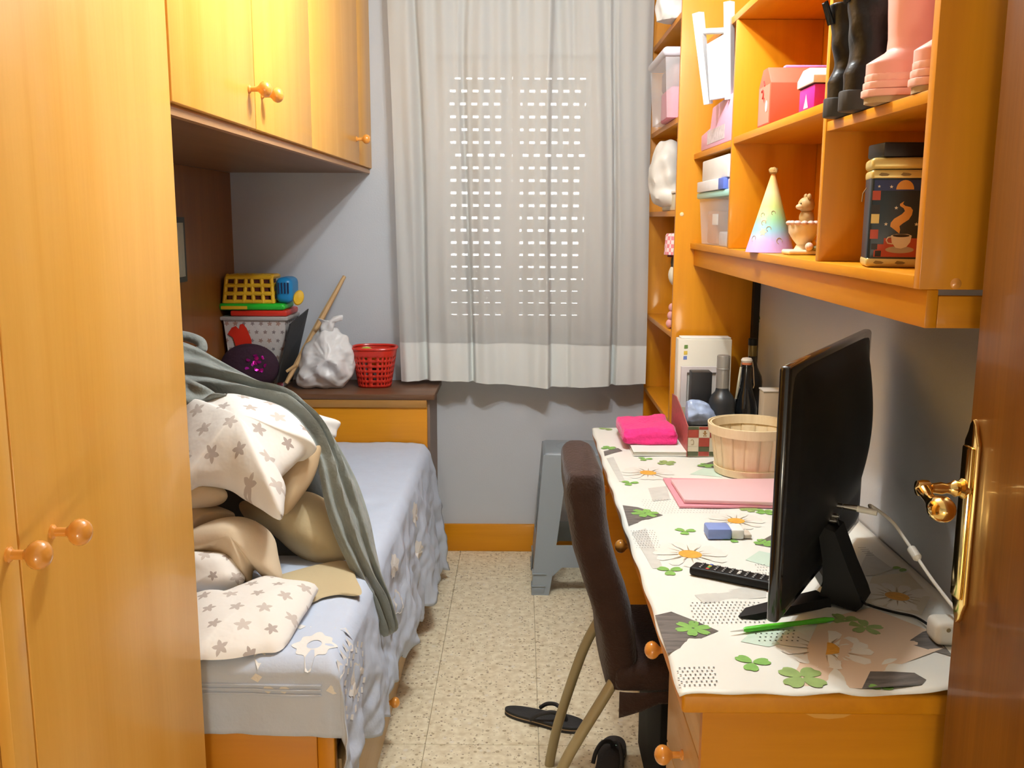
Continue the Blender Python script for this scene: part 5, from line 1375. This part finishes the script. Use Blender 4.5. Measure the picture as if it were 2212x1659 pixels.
boot('rubber_boot', 'pale pink boot with ribbed sole against the end panel of the shelf', 0.598, 1.532, Z3, 0.232, 0.235, 0.043, PLEA, PSOL, group='pink boots on the wall shelf', ribbed=3, tab=True, rot=0.0, shaft=0.074, bx_=0.45, crease=0.1)

# ---- coffee tin
tl = un(1850, 572, z=Z0); tr = un(1985, 578, z=Z0)
tin = thing('coffee_tin', 'square night blue tin printed with a steaming coffee cup', 'tin', (tl.x+0.06, 1.74, Z0))
tx0, ty0 = tl.x-0.008, 1.700
tw = 0.112; tdp = 0.10; thh = 0.170
TINBAND = plain('tin_band', (0.66, 0.52, 0.18), 0.35, metal=0.25); TINBLUE = plain('tin_night_blue', (0.008, 0.022, 0.035), 0.35); TINSKY = plain('tin_sky_blue', (0.012, 0.030, 0.13), 0.35)
TINR = plain('tin_red', (0.42, 0.055, 0.02), 0.4); TINO = plain('tin_orange', (0.65, 0.30, 0.05), 0.4); TINW = plain('tin_white', (0.70, 0.62, 0.48), 0.4); TINK = plain('tin_black', (0.01, 0.008, 0.01), 0.4)
MB().box(tx0, tx0+tw, ty0, ty0+tdp, Z0+0.0003, Z0+thh, bev=0.006, seg=3).build('tin_body', TINBLUE, tin)
MB().box(tx0-0.0012, tx0+tw+0.0012, ty0-0.0012, ty0+tdp+0.0012, Z0+0.0004, Z0+0.018, bev=0.006, seg=3).build('bottom_band', TINBAND, tin)
MB().box(tx0-0.0010, tx0+tw+0.0010, ty0-0.0010, ty0+tdp+0.0010, Z0+thh-0.018, Z0+thh-0.0005, bev=0.006, seg=3).build('top_band', TINBAND, tin)
MB().box(tx0-0.0020, tx0+tw+0.0020, ty0-0.0020, ty0+tdp+0.0020, Z0+thh, Z0+thh+0.020, bev=0.007, seg=3).build('lid', TINBAND, tin)
yf_ = ty0-0.0004
def tface(poly, m, name, e=0.0): # poly in face units 0..1
    return MB().add([(tx0+tw*a, yf_-e, Z0+0.018+(thh-0.036)*b) for a, b in poly], [tuple(range(len(poly)))]).build(name, m, tin, smooth=False)
tface([(0.05, 0.86), (0.95, 0.86), (0.95, 0.995), (0.05, 0.995)], TINSKY, 'sky_print')
sun = [(0.50+0.13*math.cos(math.pi*k/12)*1.0, 0.875+0.12*math.sin(math.pi*k/12)) for k in range(13)]
tface(sun, TINO, 'sun_print', 0.0002)
tface([(0.10, 0.005), (0.90, 0.005), (0.90, 0.09), (0.86, 0.09), (0.86, 0.17), (0.74, 0.17), (0.74, 0.25), (0.24, 0.25), (0.24, 0.17), (0.12, 0.17), (0.12, 0.09), (0.10, 0.09)], TINR, 'table_print', 0.0001)
for (a, b) in ((0.12, 0.01), (0.80, 0.01), (0.06, 0.10), (0.88, 0.10)):
    tface([(a, b), (a+0.09, b), (a+0.09, b+0.075), (a, b+0.075)], TINK, 'checker_print', 0.0003)
tface([(0.48+0.21*math.cos(2*math.pi*k/24), 0.10+0.045*math.sin(2*math.pi*k/24)) for k in range(24)], plain('tin_saucer', (0.42, 0.34, 0.24), 0.4), 'saucer_print', 0.0003)
tface([(0.34, 0.285), (0.36, 0.19), (0.42, 0.125), (0.50, 0.115), (0.58, 0.14), (0.63, 0.20), (0.645, 0.285), (0.58, 0.305), (0.42, 0.305)], TINW, 'cup_print', 0.0005)
tface([(0.49+0.125*math.cos(2*math.pi*k/20), 0.283+0.020*math.sin(2*math.pi*k/20)) for k in range(20)], TINK, 'coffee_print', 0.0007)
MB().tube([(tx0+tw*a, yf_-0.0004, Z0+0.018+(thh-0.036)*b) for a, b in ((0.37, 0.27), (0.30, 0.26), (0.275, 0.225), (0.30, 0.185), (0.37, 0.175))], 0.0011, 6).build('cup_handle_print', TINW, tin)
tface([(0.46, 0.31), (0.40, 0.35), (0.32, 0.40), (0.325, 0.45), (0.37, 0.50), (0.48, 0.56), (0.52, 0.60), (0.50, 0.635), (0.445, 0.665), (0.44, 0.69), (0.50, 0.725), (0.485, 0.69), (0.52, 0.665), (0.60, 0.65), (0.635, 0.61), (0.625, 0.55), (0.585, 0.49), (0.50, 0.44), (0.455, 0.405), (0.47, 0.36)], TINO, 'steam_print', 0.0003)
def star5(a, b, r, m=TINW):
    p = []
    for k in range(10):
        rr = r if k % 2 == 0 else r*0.42
        p.append((a+rr*math.sin(math.pi*k/5), b+rr*0.82*math.cos(math.pi*k/5)))
    tface(p, m, 'star_print', 0.0003)
for a, b, r in ((0.30, 0.91, 0.03), (0.12, 0.915, 0.025), (0.83, 0.915, 0.042), (0.39, 0.64, 0.03), (0.255, 0.43, 0.03), (0.70, 0.43, 0.032)): star5(a, b, r)
for b, m in ((0.80, TINR), (0.62, TINK), (0.50, TINBAND), (0.30, TINR)):
    tface([(0.03, b-0.06), (0.15, b-0.06), (0.15, b+0.06), (0.03, b+0.06)], m, 'border_print', 0.0002); tface([(0.87, b-0.06), (0.97, b-0.06), (0.97, b+0.06), (0.87, b+0.06)], m, 'border_print', 0.0002)
for a in (0.18, 0.50, 0.82):
    for zq in (Z0+0.009, Z0+thh-0.009):
        MB().add([(tx0+tw*a+dx, ty0-0.0016, zq+dz) for dx, dz in ((-0.009, -0.001), (-0.004, -0.003), (0.006, -0.0025), (0.009, 0), (0.004, 0.002), (-0.005, 0.003))], [(0, 1, 2, 3, 4, 5)]).build('band_script', plain('band_ink', (0.25, 0.17, 0.05), 0.5), tin, smooth=False)
MB().tube([(tx0-0.002, ty0+0.05, Z0+thh-0.03), (tx0-0.008, ty0+0.05, Z0+thh-0.04), (tx0-0.009, ty0+0.05, Z0+thh-0.055)], 0.0012, 6).build('wire_clip', SILV, tin)
tag(MB().box(tx0+0.008, tx0+tw-0.002, ty0+0.01, ty0+0.09, Z0+thh+0.0205, Z0+thh+0.046, bev=0.004).build('dark_case', plain('dark_case_black', (0.010, 0.010, 0.012), 0.5)), 'flat black case lying on top of the coffee tin', 'case')

tin.rotation_euler.z = -0.24
# ---- party hat
hb_ = un(1650, 543, z=Z0); hatx, haty = 0.640, 2.50
def hatmat():
    m, nt, b = newmat('rainbow_card'); tc = nt.nodes.new('ShaderNodeTexCoord'); sep = nt.nodes.new('ShaderNodeSeparateXYZ'); L(nt, tc.outputs['Object'], sep.inputs[0])
    mul = nt.nodes.new('ShaderNodeMath'); mul.operation = 'MULTIPLY'; mul.inputs[1].default_value = 1/0.20; L(nt, sep.outputs[2], mul.inputs[0])
    r = nt.nodes.new('ShaderNodeValToRGB'); e = r.color_ramp.elements
    e[0].position = 0.0; e[0].color = (0.62, 0.38, 0.78, 1); e[1].position = 1.0; e[1].color = (0.80, 0.40, 0.12, 1)
    for p, c in ((0.14, (0.55, 0.42, 0.80, 1)), (0.28, (0.30, 0.62, 0.75, 1)), (0.42, (0.36, 0.70, 0.38, 1)), (0.58, (0.60, 0.74, 0.25, 1)), (0.75, (0.82, 0.74, 0.36, 1)), (0.88, (0.80, 0.55, 0.22, 1))):
        q = e.new(p); q.color = c
    L(nt, mul.outputs[0], r.inputs[0]); L(nt, r.outputs[0], b.inputs['Base Color']); b.inputs['Roughness'].default_value = 0.28
    return m
ht = thing('party_hat', 'rainbow striped cone party hat with a tassel on the shelf', 'hat', (hatx, haty, Z0))
MB().lathe([(0.060, 0.0005), (0.0615, 0.0005), (0.004, 0.200), (0.0025, 0.199), (0.060, 0.003)], (hatx, haty, Z0), 40, cap=False).build('hat_cone', hatmat(), ht)
MB().ball((hatx, haty, Z0+0.205), 0.010, 12, 8, (1.2, 1, 0.9), fn=lambda q, d: q*(1+0.3*nz(d, 3, 1))).build('hat_tassel', plain('tassel_tan', (0.45, 0.27, 0.08), 0.8, bump=0.6, bscale=300), ht)
for (az, zq, r) in ((3.55, 0.035, 0.007), (4.35, 0.06, 0.006), (4.9, 0.03, 0.0075), (4.0, 0.075, 0.006), (3.8, 0.095, 0.005), (4.6, 0.10, 0.005)):
    rc = 0.0615-(0.0575)*zq/0.2
    pts = []
    for k in range(9):
        t = -0.3+math.pi*1.5*k/8
        a2 = az+r*math.cos(t)/rc; z2 = zq+r*math.sin(t); r2 = 0.0615-0.0575*z2/0.2+0.0006
        pts.append((hatx+r2*math.cos(a2), haty+r2*math.sin(a2), Z0+z2))
    MB().tube(pts, 0.0008, 5).build('curl_print', plain('curl_gold', (0.45, 0.35, 0.22), 0.4), ht)
for k, (az, zq, s) in enumerate(((4.05, 0.052, 1.0), (4.02, 0.082, 0.7))):
    V = []
    for j in range(12):
        rr = (0.011 if j % 2 == 0 else 0.006)*s; t = 2*math.pi*j/12
        z2 = zq+rr*math.sin(t); r2 = 0.0615-0.0575*z2/0.2+0.0006; a2 = az+rr*math.cos(t)/r2
        V.append((hatx+r2*math.cos(a2), haty+r2*math.sin(a2), Z0+z2))
    MB().add(V, [tuple(range(12))]).build('flower_print', plain('flower_peach', (0.80, 0.62, 0.40), 0.4), ht, smooth=False)

# ---- teddy figurine on its bowl
IV = plain('ivory_resin', (0.76, 0.64, 0.42), 0.4); BEAR = plain('bear_tan', (0.45, 0.29, 0.11), 0.55)
tx_, ty_ = 0.676, 2.335
td = thing('bear_figurine', 'ivory figurine of a little bear sitting in a footed cup', 'figurine', (tx_, ty_, Z0))
MB().box(tx_-0.042, tx_+0.042, ty_-0.034, ty_+0.034, Z0+0.0003, Z0+0.012, bev=0.005, seg=3).build('plinth', IV, td)
MB().lathe([(0.0, 0.0125), (0.020, 0.0125), (0.014, 0.024), (0.024, 0.036), (0.034, 0.052), (0.036, 0.072), (0.033, 0.074), (0, 0.066)], (tx_, ty_, Z0), 24).build('cup', IV, td)
for k in range(14):
    a = 2*math.pi*k/14
    MB().ball((tx_+0.034*math.cos(a), ty_+0.034*math.sin(a), Z0+0.075), 0.0085, 8, 6, (1, 1, 0.7)).build('frill', plain('frill_rose', (0.62, 0.42, 0.36), 0.6), td)
MB().ball((tx_+0.006, ty_, Z0+0.088), 0.018, 14, 10, (1, 0.9, 1.1)).build('bear_body', BEAR, td)
MB().ball((tx_+0.004, ty_, Z0+0.118), 0.0195, 18, 12, (1, 0.95, 0.95)).build('bear_head', BEAR, td)
MB().ball((tx_-0.013, ty_-0.006, Z0+0.113), 0.009, 12, 8, (1.1, 0.9, 0.75)).build('muzzle', plain('muzzle_cream', (0.66, 0.46, 0.25), 0.55), td)
for s in (-1, 1):
    MB().ball((tx_+0.006, ty_+s*0.014, Z0+0.137), 0.0075, 10, 8, (0.7, 1, 1)).build('ear', BEAR, td)
    MB().ball((tx_-0.012, ty_-0.004+s*0.0065, Z0+0.121), 0.0018, 8, 6).build('eye', BLACKP, td)
MB().tube([(tx_+0.032, ty_-0.014, Z0+0.062), (tx_+0.048, ty_-0.016, Z0+0.056), (tx_+0.046, ty_-0.016, Z0+0.036), (tx_+0.026, ty_-0.014, Z0+0.032)], 0.0032, 8).build('cup_handle', IV, td)
MB().ball((tx_+0.006, ty_-0.034, Z0+0.020), 0.010, 10, 8).build('flower', plain('flower_pinkish', (0.72, 0.50, 0.40), 0.6), td)
MB().ball((tx_+0.022, ty_-0.032, Z0+0.016), 0.009, 10, 8, (1, 1, 0.7)).build('leaf', plain('leaf_olive', (0.18, 0.17, 0.05), 0.6), td)

# ---- coral house box and magenta box (upper middle compartment)
CORAL = plain('coral_card', (0.74, 0.10, 0.05), 0.5); CORAL2 = plain('coral_light', (0.74, 0.22, 0.15), 0.5)
hs = thing('house_box', 'coral house shaped carton with a lilac handle on the shelf', 'carton', (0.70, 2.48, Z2))
MB().prism([(2.425, Z2+0.0003), (2.545, Z2+0.0003), (2.545, Z2+0.098), (2.508, Z2+0.138), (2.462, Z2+0.138), (2.425, Z2+0.098)], 'x', 0.604, 0.835, bev=0.002).build('carton_body', CORAL, hs)
MB().box(0.6036, 0.604, 2.432, 2.538, Z2+0.004, Z2+0.096).build('gable_print', CORAL2, hs, smooth=False)
MB().box(0.650, 0.770, 2.475, 2.497, Z2+0.1385, Z2+0.146, bev=0.003).build('handle_strip', plain('lilac_card', (0.55, 0.30, 0.72), 0.5), hs)
REDI = plain('red_ink', (0.60, 0.03, 0.02), 0.5)
MB().tube([(0.6030, 2.500+0.010*math.cos(t), Z2+0.078+0.010*math.sin(t)+0.0) for t in [0.6+0.5*k for k in range(9)]], 0.0022, 6).build('red_mark', REDI, hs)
MB().tube([(0.6030, 2.490, Z2+0.108), (0.6030, 2.480, Z2+0.096)], 0.0022, 6).build('red_mark', REDI, hs)
MB().add([(0.6032, 2.492, Z2+0.068), (0.6032, 2.478, Z2+0.068), (0.6032, 2.485, Z2+0.054)], [(0, 1, 2)]).build('red_mark', REDI, hs, smooth=False)
MB().ball((0.603, 2.458, Z2+0.045), 0.010, 10, 8, (0.08, 1, 1.4)).build('white_print', PAPER, hs)
mgb = thing('magenta_box', 'small magenta box with a white patterned lid beside the house carton', 'box', (0.66, 2.13, Z2))
MB().box(0.608, 0.745, 2.075, 2.185, Z2+0.0003, Z2+0.048, bev=0.002).build('box_body', plain('magenta_card', (0.55, 0.012, 0.27), 0.45), mgb)
MB().prism([(2.070, Z2+0.050), (2.190, Z2+0.050), (2.190, Z2+0.066), (2.150, Z2+0.084), (2.105, Z2+0.084), (2.070, Z2+0.066)], 'x', 0.603, 0.750, bev=0.002).build('box_lid', plain('white_floral_card', (0.76, 0.66, 0.58), 0.5, var=0.12, vscale=60), mgb)
MB().box(0.606, 0.747, 2.073, 2.187, Z2+0.0482, Z2+0.0498).build('lid_gap', plain('dark_maroon', (0.05, 0.005, 0.02), 0.7), mgb, smooth=False)
MB().add([(0.6075, 2.150, Z2+0.004), (0.6075, 2.115, Z2+0.004), (0.6075, 2.125, Z2+0.020), (0.6075, 2.133, Z2+0.034), (0.6075, 2.140, Z2+0.020)], [(0, 1, 2, 3, 4)]).build('pale_print', plain('pale_pink_ink', (0.80, 0.55, 0.55), 0.5), mgb, smooth=False)
# hanging cord with a wooden ball
hc = thing('cord_ornament', 'white cord with a beige wooden ball hanging inside the shelf', 'ornament', (0.72, 2.02, 1.95))
MB().tube(catmull([(0.655, 2.04, 2.050), (0.650, 2.03, 2.00), (0.660, 2.015, 1.955), (0.685, 2.0, 1.925)], 20, closed=False), 0.0035, 8).build('cord', CABLEW, hc)
MB().ball((0.672, 2.02, 2.020), 0.020, 16, 12, (0.9, 0.9, 1.25)).build('wooden_ball', plain('ball_beige', (0.66, 0.45, 0.24), 0.5), hc)

# ---- first compartment
fs = thing('toy_stand', 'white and pink folding toy stand propped in the first shelf compartment', 'toy', (0.66, 3.0, Z1))
def P1(px, py, x=0.605): return un(px, py, x=x)
MB().tube([un(1530, 225, y=3.02), un(1508, 28, y=3.02)], [0.014, 0.018], 4).build('leg_rail', WHITEP, fs, smooth=False)
MB().tube([un(1576, 215, y=2.90), un(1575, 4, y=2.90)], [0.014, 0.016], 4).build('leg_rail', WHITEP, fs, smooth=False)
MB().tube([un(1524, 68, y=3.01), un(1572, 66, y=2.91)], 0.009, 10).build('cross_bar', WHITEP, fs)
A = [un(1526, 96, y=2.99), un(1570, 70, y=2.91), un(1570, 210, y=2.91), un(1533, 216, y=2.99)]
MB().add(A+[p+Vector((0.01, 0.012, 0)) for p in A], [(0, 1, 2, 3), (7, 6, 5, 4), (0, 4, 5, 1), (1, 5, 6, 2), (2, 6, 7, 3), (3, 7, 4, 0)]).build('white_panel', WHITEP, fs, smooth=False)
PKP = plain('pink_plastic', (0.78, 0.42, 0.62), 0.4)
MB().prism([(2.850, Z1+0.0003), (3.33, Z1+0.0003), (3.33, Z1+0.052), (3.18, Z1+0.064), (3.15, Z1+0.125), (2.850, Z1+0.135)], 'x', 0.604, 0.70, bev=0.004).build('pink_base', PKP, fs)
MB().box(0.6032, 0.6038, 2.95, 3.22, Z1+0.014, Z1+0.056).build('base_print', plain('base_print_grey', (0.60, 0.52, 0.55), 0.5, var=0.5, vscale=70), fs, smooth=False)
tbx = thing('plastic_box', 'clear plastic box with a turquoise lid and small things inside', 'storage box', (0.72, 3.12, Z0))
MB().add([(x, y, z) for z, k in ((Z0+0.0005, 0.010), (Z0+0.150, 0.0)) for x, y in ((0.612+k, 2.86+k), (0.825-k, 2.86+k), (0.825-k, 3.36-k), (0.612+k, 3.36-k))],
         [(3, 2, 1, 0), (0, 1, 5, 4), (1, 2, 6, 5), (2, 3, 7, 6), (3, 0, 4, 7)]).build('box_shell', CLEARP, tbx, smooth=False)
MB().box(0.603, 0.833, 2.848, 3.370, Z0+0.151, Z0+0.172, bev=0.006).build('box_lid', plain('turquoise_plastic', (0.36, 0.66, 0.60), 0.4), tbx)
for nm, lb, bb, m in (('red_toy', 'red toy piece inside the clear box with the turquoise lid', (0.63, 0.665, 2.875, 2.905, 0.055, 0.100), RED), ('paper_card', 'white card inside the clear box with the turquoise lid', (0.622, 0.626, 3.10, 3.18, 0.065, 0.10), PAPER),
                      ('orange_packet', 'orange packet inside the clear box with the turquoise lid', (0.63, 0.70, 3.14, 3.30, 0.004, 0.11), plain('packet_orange', (0.55, 0.25, 0.10), 0.5, var=0.3, vscale=30)),
                      ('grey_packet', 'dark grey packet inside the clear box with the turquoise lid', (0.68, 0.80, 2.88, 3.06, 0.004, 0.13), plain('packet_grey', (0.10, 0.095, 0.10), 0.6, var=0.3, vscale=30)),
                      ('silver_packet', 'crumpled silver packet inside the clear box with the turquoise lid', (0.625, 0.672, 2.93, 3.08, 0.002, 0.045), plain('packet_silver', (0.55, 0.53, 0.56), 0.3, var=0.4, vscale=50))):
    tag(MB().box(bb[0], bb[1], bb[2], bb[3], Z0+max(bb[4], 0.002), Z0+bb[5], bev=min(0.006, (bb[1]-bb[0])*0.3), seg=3).build(nm, m), lb, nm.split('_')[1])
zb2 = Z0+0.1722
dx_ = thing('document_box', 'white carton with a blue end lying on the turquoise box lid', 'carton', (0.70, 3.1, zb2))
MB().box(0.598, 0.80, 2.99, 3.34, zb2+0.0003, zb2+0.034, bev=0.002).build('carton_body', plain('carton_white', (0.74, 0.73, 0.74), 0.5, var=0.06, vscale=25), dx_)
MB().box(0.5985, 0.80, 2.915, 2.9895, zb2+0.0003, zb2+0.034, bev=0.002).build('blue_end', plain('carton_blue', (0.09, 0.15, 0.55), 0.5), dx_)
tag(MB().box(0.612, 0.80, 2.858, 2.912, zb2+0.0003, zb2+0.030, bev=0.003).build('dotted_packet', plain('packet_spots', (0.68, 0.60, 0.62), 0.5, var=0.4, vscale=60)), 'small spotted packet beside the white carton on the shelf', 'packet')
tag(MB().box(0.606, 0.81, 2.90, 3.30, zb2+0.0345, zb2+0.102, bev=0.005).build('white_carton', plain('carton_pale', (0.76, 0.75, 0.73), 0.5, var=0.05, vscale=12)), 'larger plain white carton stacked above the blue ended carton', 'carton')

# ================================================================== contents of the tall bookcase
def TS_(i): return TSH[i]+0.0205
# clear tub with pink things
cb = thing('clear_tub', 'clear plastic tub with rounded white lid holding pink things', 'storage box', (0.66, 3.72, TS_(5)))
zc_ = TS_(5)
MB().add([(x, y, z) for z, k in ((zc_+0.0005, 0.012), (zc_+0.205, 0.0)) for x, y in ((0.500+k, 3.50+k), (0.82-k, 3.50+k), (0.82-k, 3.90-k), (0.500+k, 3.90-k))], [(3, 2, 1, 0), (0, 1, 5, 4), (1, 2, 6, 5), (2, 3, 7, 6), (3, 0, 4, 7)]).build('tub_shell', CLEARP, cb, smooth=False)
MB().box(0.490, 0.83, 3.49, 3.91, zc_+0.206, zc_+0.240, bev=0.016, seg=4).build('tub_lid', plain('lid_lilac_white', (0.62, 0.62, 0.72), 0.35), cb)
tag(MB().box(0.53, 0.75, 3.56, 3.80, zc_+0.002, zc_+0.115, bev=0.01).build('pink_bag', plain('hot_pink', (0.85, 0.10, 0.28), 0.5, var=0.15, vscale=20)), 'hot pink bag inside the clear tub in the bookcase', 'bag')
tag(MB().box(0.535, 0.76, 3.55, 3.84, zc_+0.116, zc_+0.198, bev=0.015).build('rose_box', plain('dusky_rose', (0.32, 0.13, 0.12), 0.5, var=0.4, vscale=18)), 'dusky rose box inside the clear tub in the bookcase', 'box')
fl_ = [(0.010*(1 if k % 2 == 0 else 0.5)*math.cos(math.pi*k/5), 0.014*(1 if k % 2 == 0 else 0.5)*math.sin(math.pi*k/5)) for k in range(10)]
# plastic carrier bags on the shelves
def carrier(name, label, px, y, n, tf, mat, seed, zmin):
    o = pxo(px, at(px[0][0], px[0][1], y), n)
    m = blob(o, n, tf, 0.10, rings=10, wr=0.022, ws=22, seed=seed, n=80)
    for v in m.v: v.z = max(v.z, zmin); v.y = max(v.y, TY0+0.022); v.y = min(v.y, TY1-0.022)
    ob_ = m.build(name, mat, None, angle=35, merge=0.0001)
    return tag(ob_, label, 'bag')
WBAG = plain('bag_white_crumpled', (0.62, 0.60, 0.56), 0.4, var=0.08, vscale=25)
carrier('carrier_bag', 'crumpled white carrier bag on the bookcase shelf below the clear tub', [(1404, 380), (1412, 335), (1428, 306), (1450, 302), (1466, 320), (1468, 400), (1466, 440), (1440, 448), (1416, 442), (1403, 410)], 3.70, (-0.6, -0.8, 0), 0.05, WBAG, 2, TS_(4)+0.001)
carrier('carrier_bag', 'white and grey printed carrier bag on the top bookcase shelf', [(1424, 70), (1420, 20), (1430, -40), (1460, -60), (1480, -40), (1482, 30), (1470, 55), (1445, 66)], 3.66, (-0.6, -0.8, 0), 0.04, plain('bag_printed', (0.70, 0.70, 0.70), 0.4, var=0.15, vscale=18), 5, TS_(6)+0.001)
bxw = thing('cream_box', 'low cream box on the bookcase shelf under the white bag', 'box', (0.66, 3.66, TS_(4)))
MB().box(0.555, 0.80, 3.50, 3.86, TS_(4)+0.0003, TS_(4)+0.062, bev=0.006).build('box_body', plain('box_cream', (0.74, 0.66, 0.48), 0.5), bxw)
MB().box(0.551, 0.804, 3.496, 3.864, TS_(4)+0.0625, TS_(4)+0.072, bev=0.004).build('box_lid', plain('lid_cream', (0.78, 0.74, 0.66), 0.5), bxw)
# rag dolls
dz = TS_(3)
def gmat(name, c1, c2, sc):
    m, nt, b = newmat(name); tc = nt.nodes.new('ShaderNodeTexCoord'); ck = nt.nodes.new('ShaderNodeTexChecker'); ck.inputs['Scale'].default_value = sc
    ck.inputs[1].default_value = (*c1, 1); ck.inputs[2].default_value = (*c2, 1); L(nt, tc.outputs['Object'], ck.inputs[0]); L(nt, ck.outputs[0], b.inputs['Base Color']); b.inputs['Roughness'].default_value = 0.9
    return m
GING = gmat('pink_gingham', (0.72, 0.22, 0.26), (0.82, 0.66, 0.66), 70)
dl = thing('rag_doll', 'rag doll in a pink gingham hat sitting on a bookcase shelf', 'doll', (0.62, 3.62, dz))
cxd, cyd = 0.600, 3.60
MB().lathe([(0.0, 0.0003), (0.052, 0.0003), (0.046, 0.06), (0.030, 0.12), (0.020, 0.15), (0, 0.155)], (cxd+0.01, cyd, dz), 20).build('doll_dress', plain('doll_rose_dress', (0.55, 0.20, 0.16), 0.9, var=0.4, vscale=40), dl)
MB().ball((cxd, cyd, dz+0.200), 0.052, 18, 12).build('doll_head', plain('doll_cream', (0.76, 0.70, 0.56), 0.9), dl)
MB().ball((cxd, cyd-0.002, dz+0.245), 0.044, 14, 10, (1, 1, 1.3)).build('doll_hair', plain('doll_dark_hair', (0.05, 0.035, 0.015), 0.9, bump=0.8, bscale=90), dl)
MB().lathe([(0.060, 0.285), (0.066, 0.275), (0.062, 0.345), (0.058, 0.352), (0.0, 0.356)], (cxd-0.004, cyd, dz), 22, cap=False).build('doll_hat', GING, dl)
MB().lathe([(0.050, 0.2665), (0.053, 0.2665), (0.053, 0.284), (0.050, 0.284)], (cxd-0.004, cyd, dz), 22, cap=False).build('hat_band', plain('hat_band_maroon', (0.16, 0.02, 0.03), 0.9), dl)
for k in range(3):
    MB().ball((cxd-0.045+0.004*k, cyd-0.02, dz+0.02+0.030*k), 0.016, 10, 8, (0.8, 1, 1)).build('dress_bow', plain('doll_bow_pink', (0.72, 0.36, 0.34), 0.9), dl)
pb2 = thing('patchwork_pouch', 'small brownish patchwork pouch on the lower bookcase shelf', 'pouch', (0.60, 3.56, TS_(2)))
MB().ball((0.600, 3.56, TS_(2)+0.072), 0.045, 16, 12, (0.8, 0.9, 1.6)).build('pouch_body', plain('patchwork', (0.28, 0.16, 0.10), 0.9, var=0.7, vscale=50), pb2)

# ================================================================== on the floor
RUB = plain('black_foam', (0.016, 0.015, 0.015), 0.7, bump=0.3, bscale=120); RUBE = plain('tan_midsole', (0.42, 0.28, 0.15), 0.7)
def flipflop(label, loc, rot, tilt=None):
    t = thing('flip_flop', label, 'sandal', loc, rotz=rot, group='black flip flops on the floor')
    n = 40; out = []
    for k in range(n):
        a = 2*math.pi*k/n; c, s = math.cos(a), math.sin(a)
        w = 0.040+0.008*c-0.007*math.exp(-((c+0.1)/0.4)**2)
        out.append((0.13*math.copysign(abs(c)**0.92, c), w*math.copysign(abs(s)**0.85, s)))
    MB().prism(out, 'z', 0.0005, 0.0085).build('outsole', RUB, t, local=True, smooth=False)
    MB().prism([(a*0.995, b*0.99) for a, b in out], 'z', 0.0086, 0.0115).build('midsole', RUBE, t, local=True, smooth=False)
    MB().prism(out, 'z', 0.0116, 0.020, bev=0.002).build('footbed', RUB, t, local=True)
    for s in (-1, 1):
        MB().tube(catmull([(0.070, 0.0, 0.020), (0.060, s*0.006, 0.038), (0.030, s*0.024, 0.050), (-0.005, s*0.036, 0.040), (-0.030, s*0.040, 0.020)], 24, closed=False), 0.0062, 8).build('strap', RUB, t, local=True)
    return t
a_ = un(1088, 1545, z=0.0); b_ = un(1268, 1586, z=0.0)
cF = (a_+b_)/2; dF = b_-a_
flipflop('black flip flop with tan edge lying flat on the floor tiles', (cF.x, cF.y+0.015, 0.0005), math.atan2(dF.y, dF.x))
cS = un(1303, 1625, z=0.0)
f2 = flipflop('black flip flop half under the chair against the black case', (cS.x+0.01, cS.y-0.07, 0.0005), math.radians(76))
tgx = un(1312, 1569, z=0.021)
MB().box(0.075, 0.083, -0.012, -0.002, 0.0201, 0.0206).build('green_tag', plain('tag_mint', (0.30, 0.50, 0.36), 0.6), f2, local=True, smooth=False)
bkx = un(1352, 1560, y=2.34)
bk = thing('black_case', 'black upright computer case on the floor under the desk', 'case', (0.43, 2.30, 0.0))
MB().box(0.345, 0.535, 2.165, 2.56, 0.004, 0.385, bev=0.006).build('case_body', plain('case_black', (0.006, 0.006, 0.006), 0.75, spec=0.2), bk)
MB().box(0.395, 0.527, 2.1615, 2.1645, 0.055, 0.375, bev=0.001).build('front_panel', plain('case_panel_black', (0.009, 0.009, 0.009), 0.6, spec=0.2), bk)
for (xx, yy) in ((0.365, 2.19), (0.515, 2.19), (0.365, 2.53), (0.515, 2.53)):
    MB().lathe([(0, 0.0), (0.010, 0.0), (0.010, 0.004), (0, 0.004)], (xx, yy, 0), 12).build('case_foot', BLACKP, bk)
# dusty fluff of a cord bundle at its base
wr_ = MB()
for k in range(26):
    p0_ = Vector((0.325+random.uniform(-0.02, 0.06), 2.13+random.uniform(-0.01, 0.025), 0.004))
    wr_.tube([p0_, p0_+Vector((random.uniform(-.02, .02), random.uniform(-.012, .012), random.uniform(.03, .06))), p0_+Vector((random.uniform(-.04, .04), random.uniform(-.015, .015), random.uniform(.05, .11)))], 0.0016, 5)
o = wr_.build('fringe', plain('fringe_dark', (0.05, 0.04, 0.035), 0.9))
tag(o, 'dark fringe of a scarf lying at the foot of the black case', 'scarf', kind='stuff')
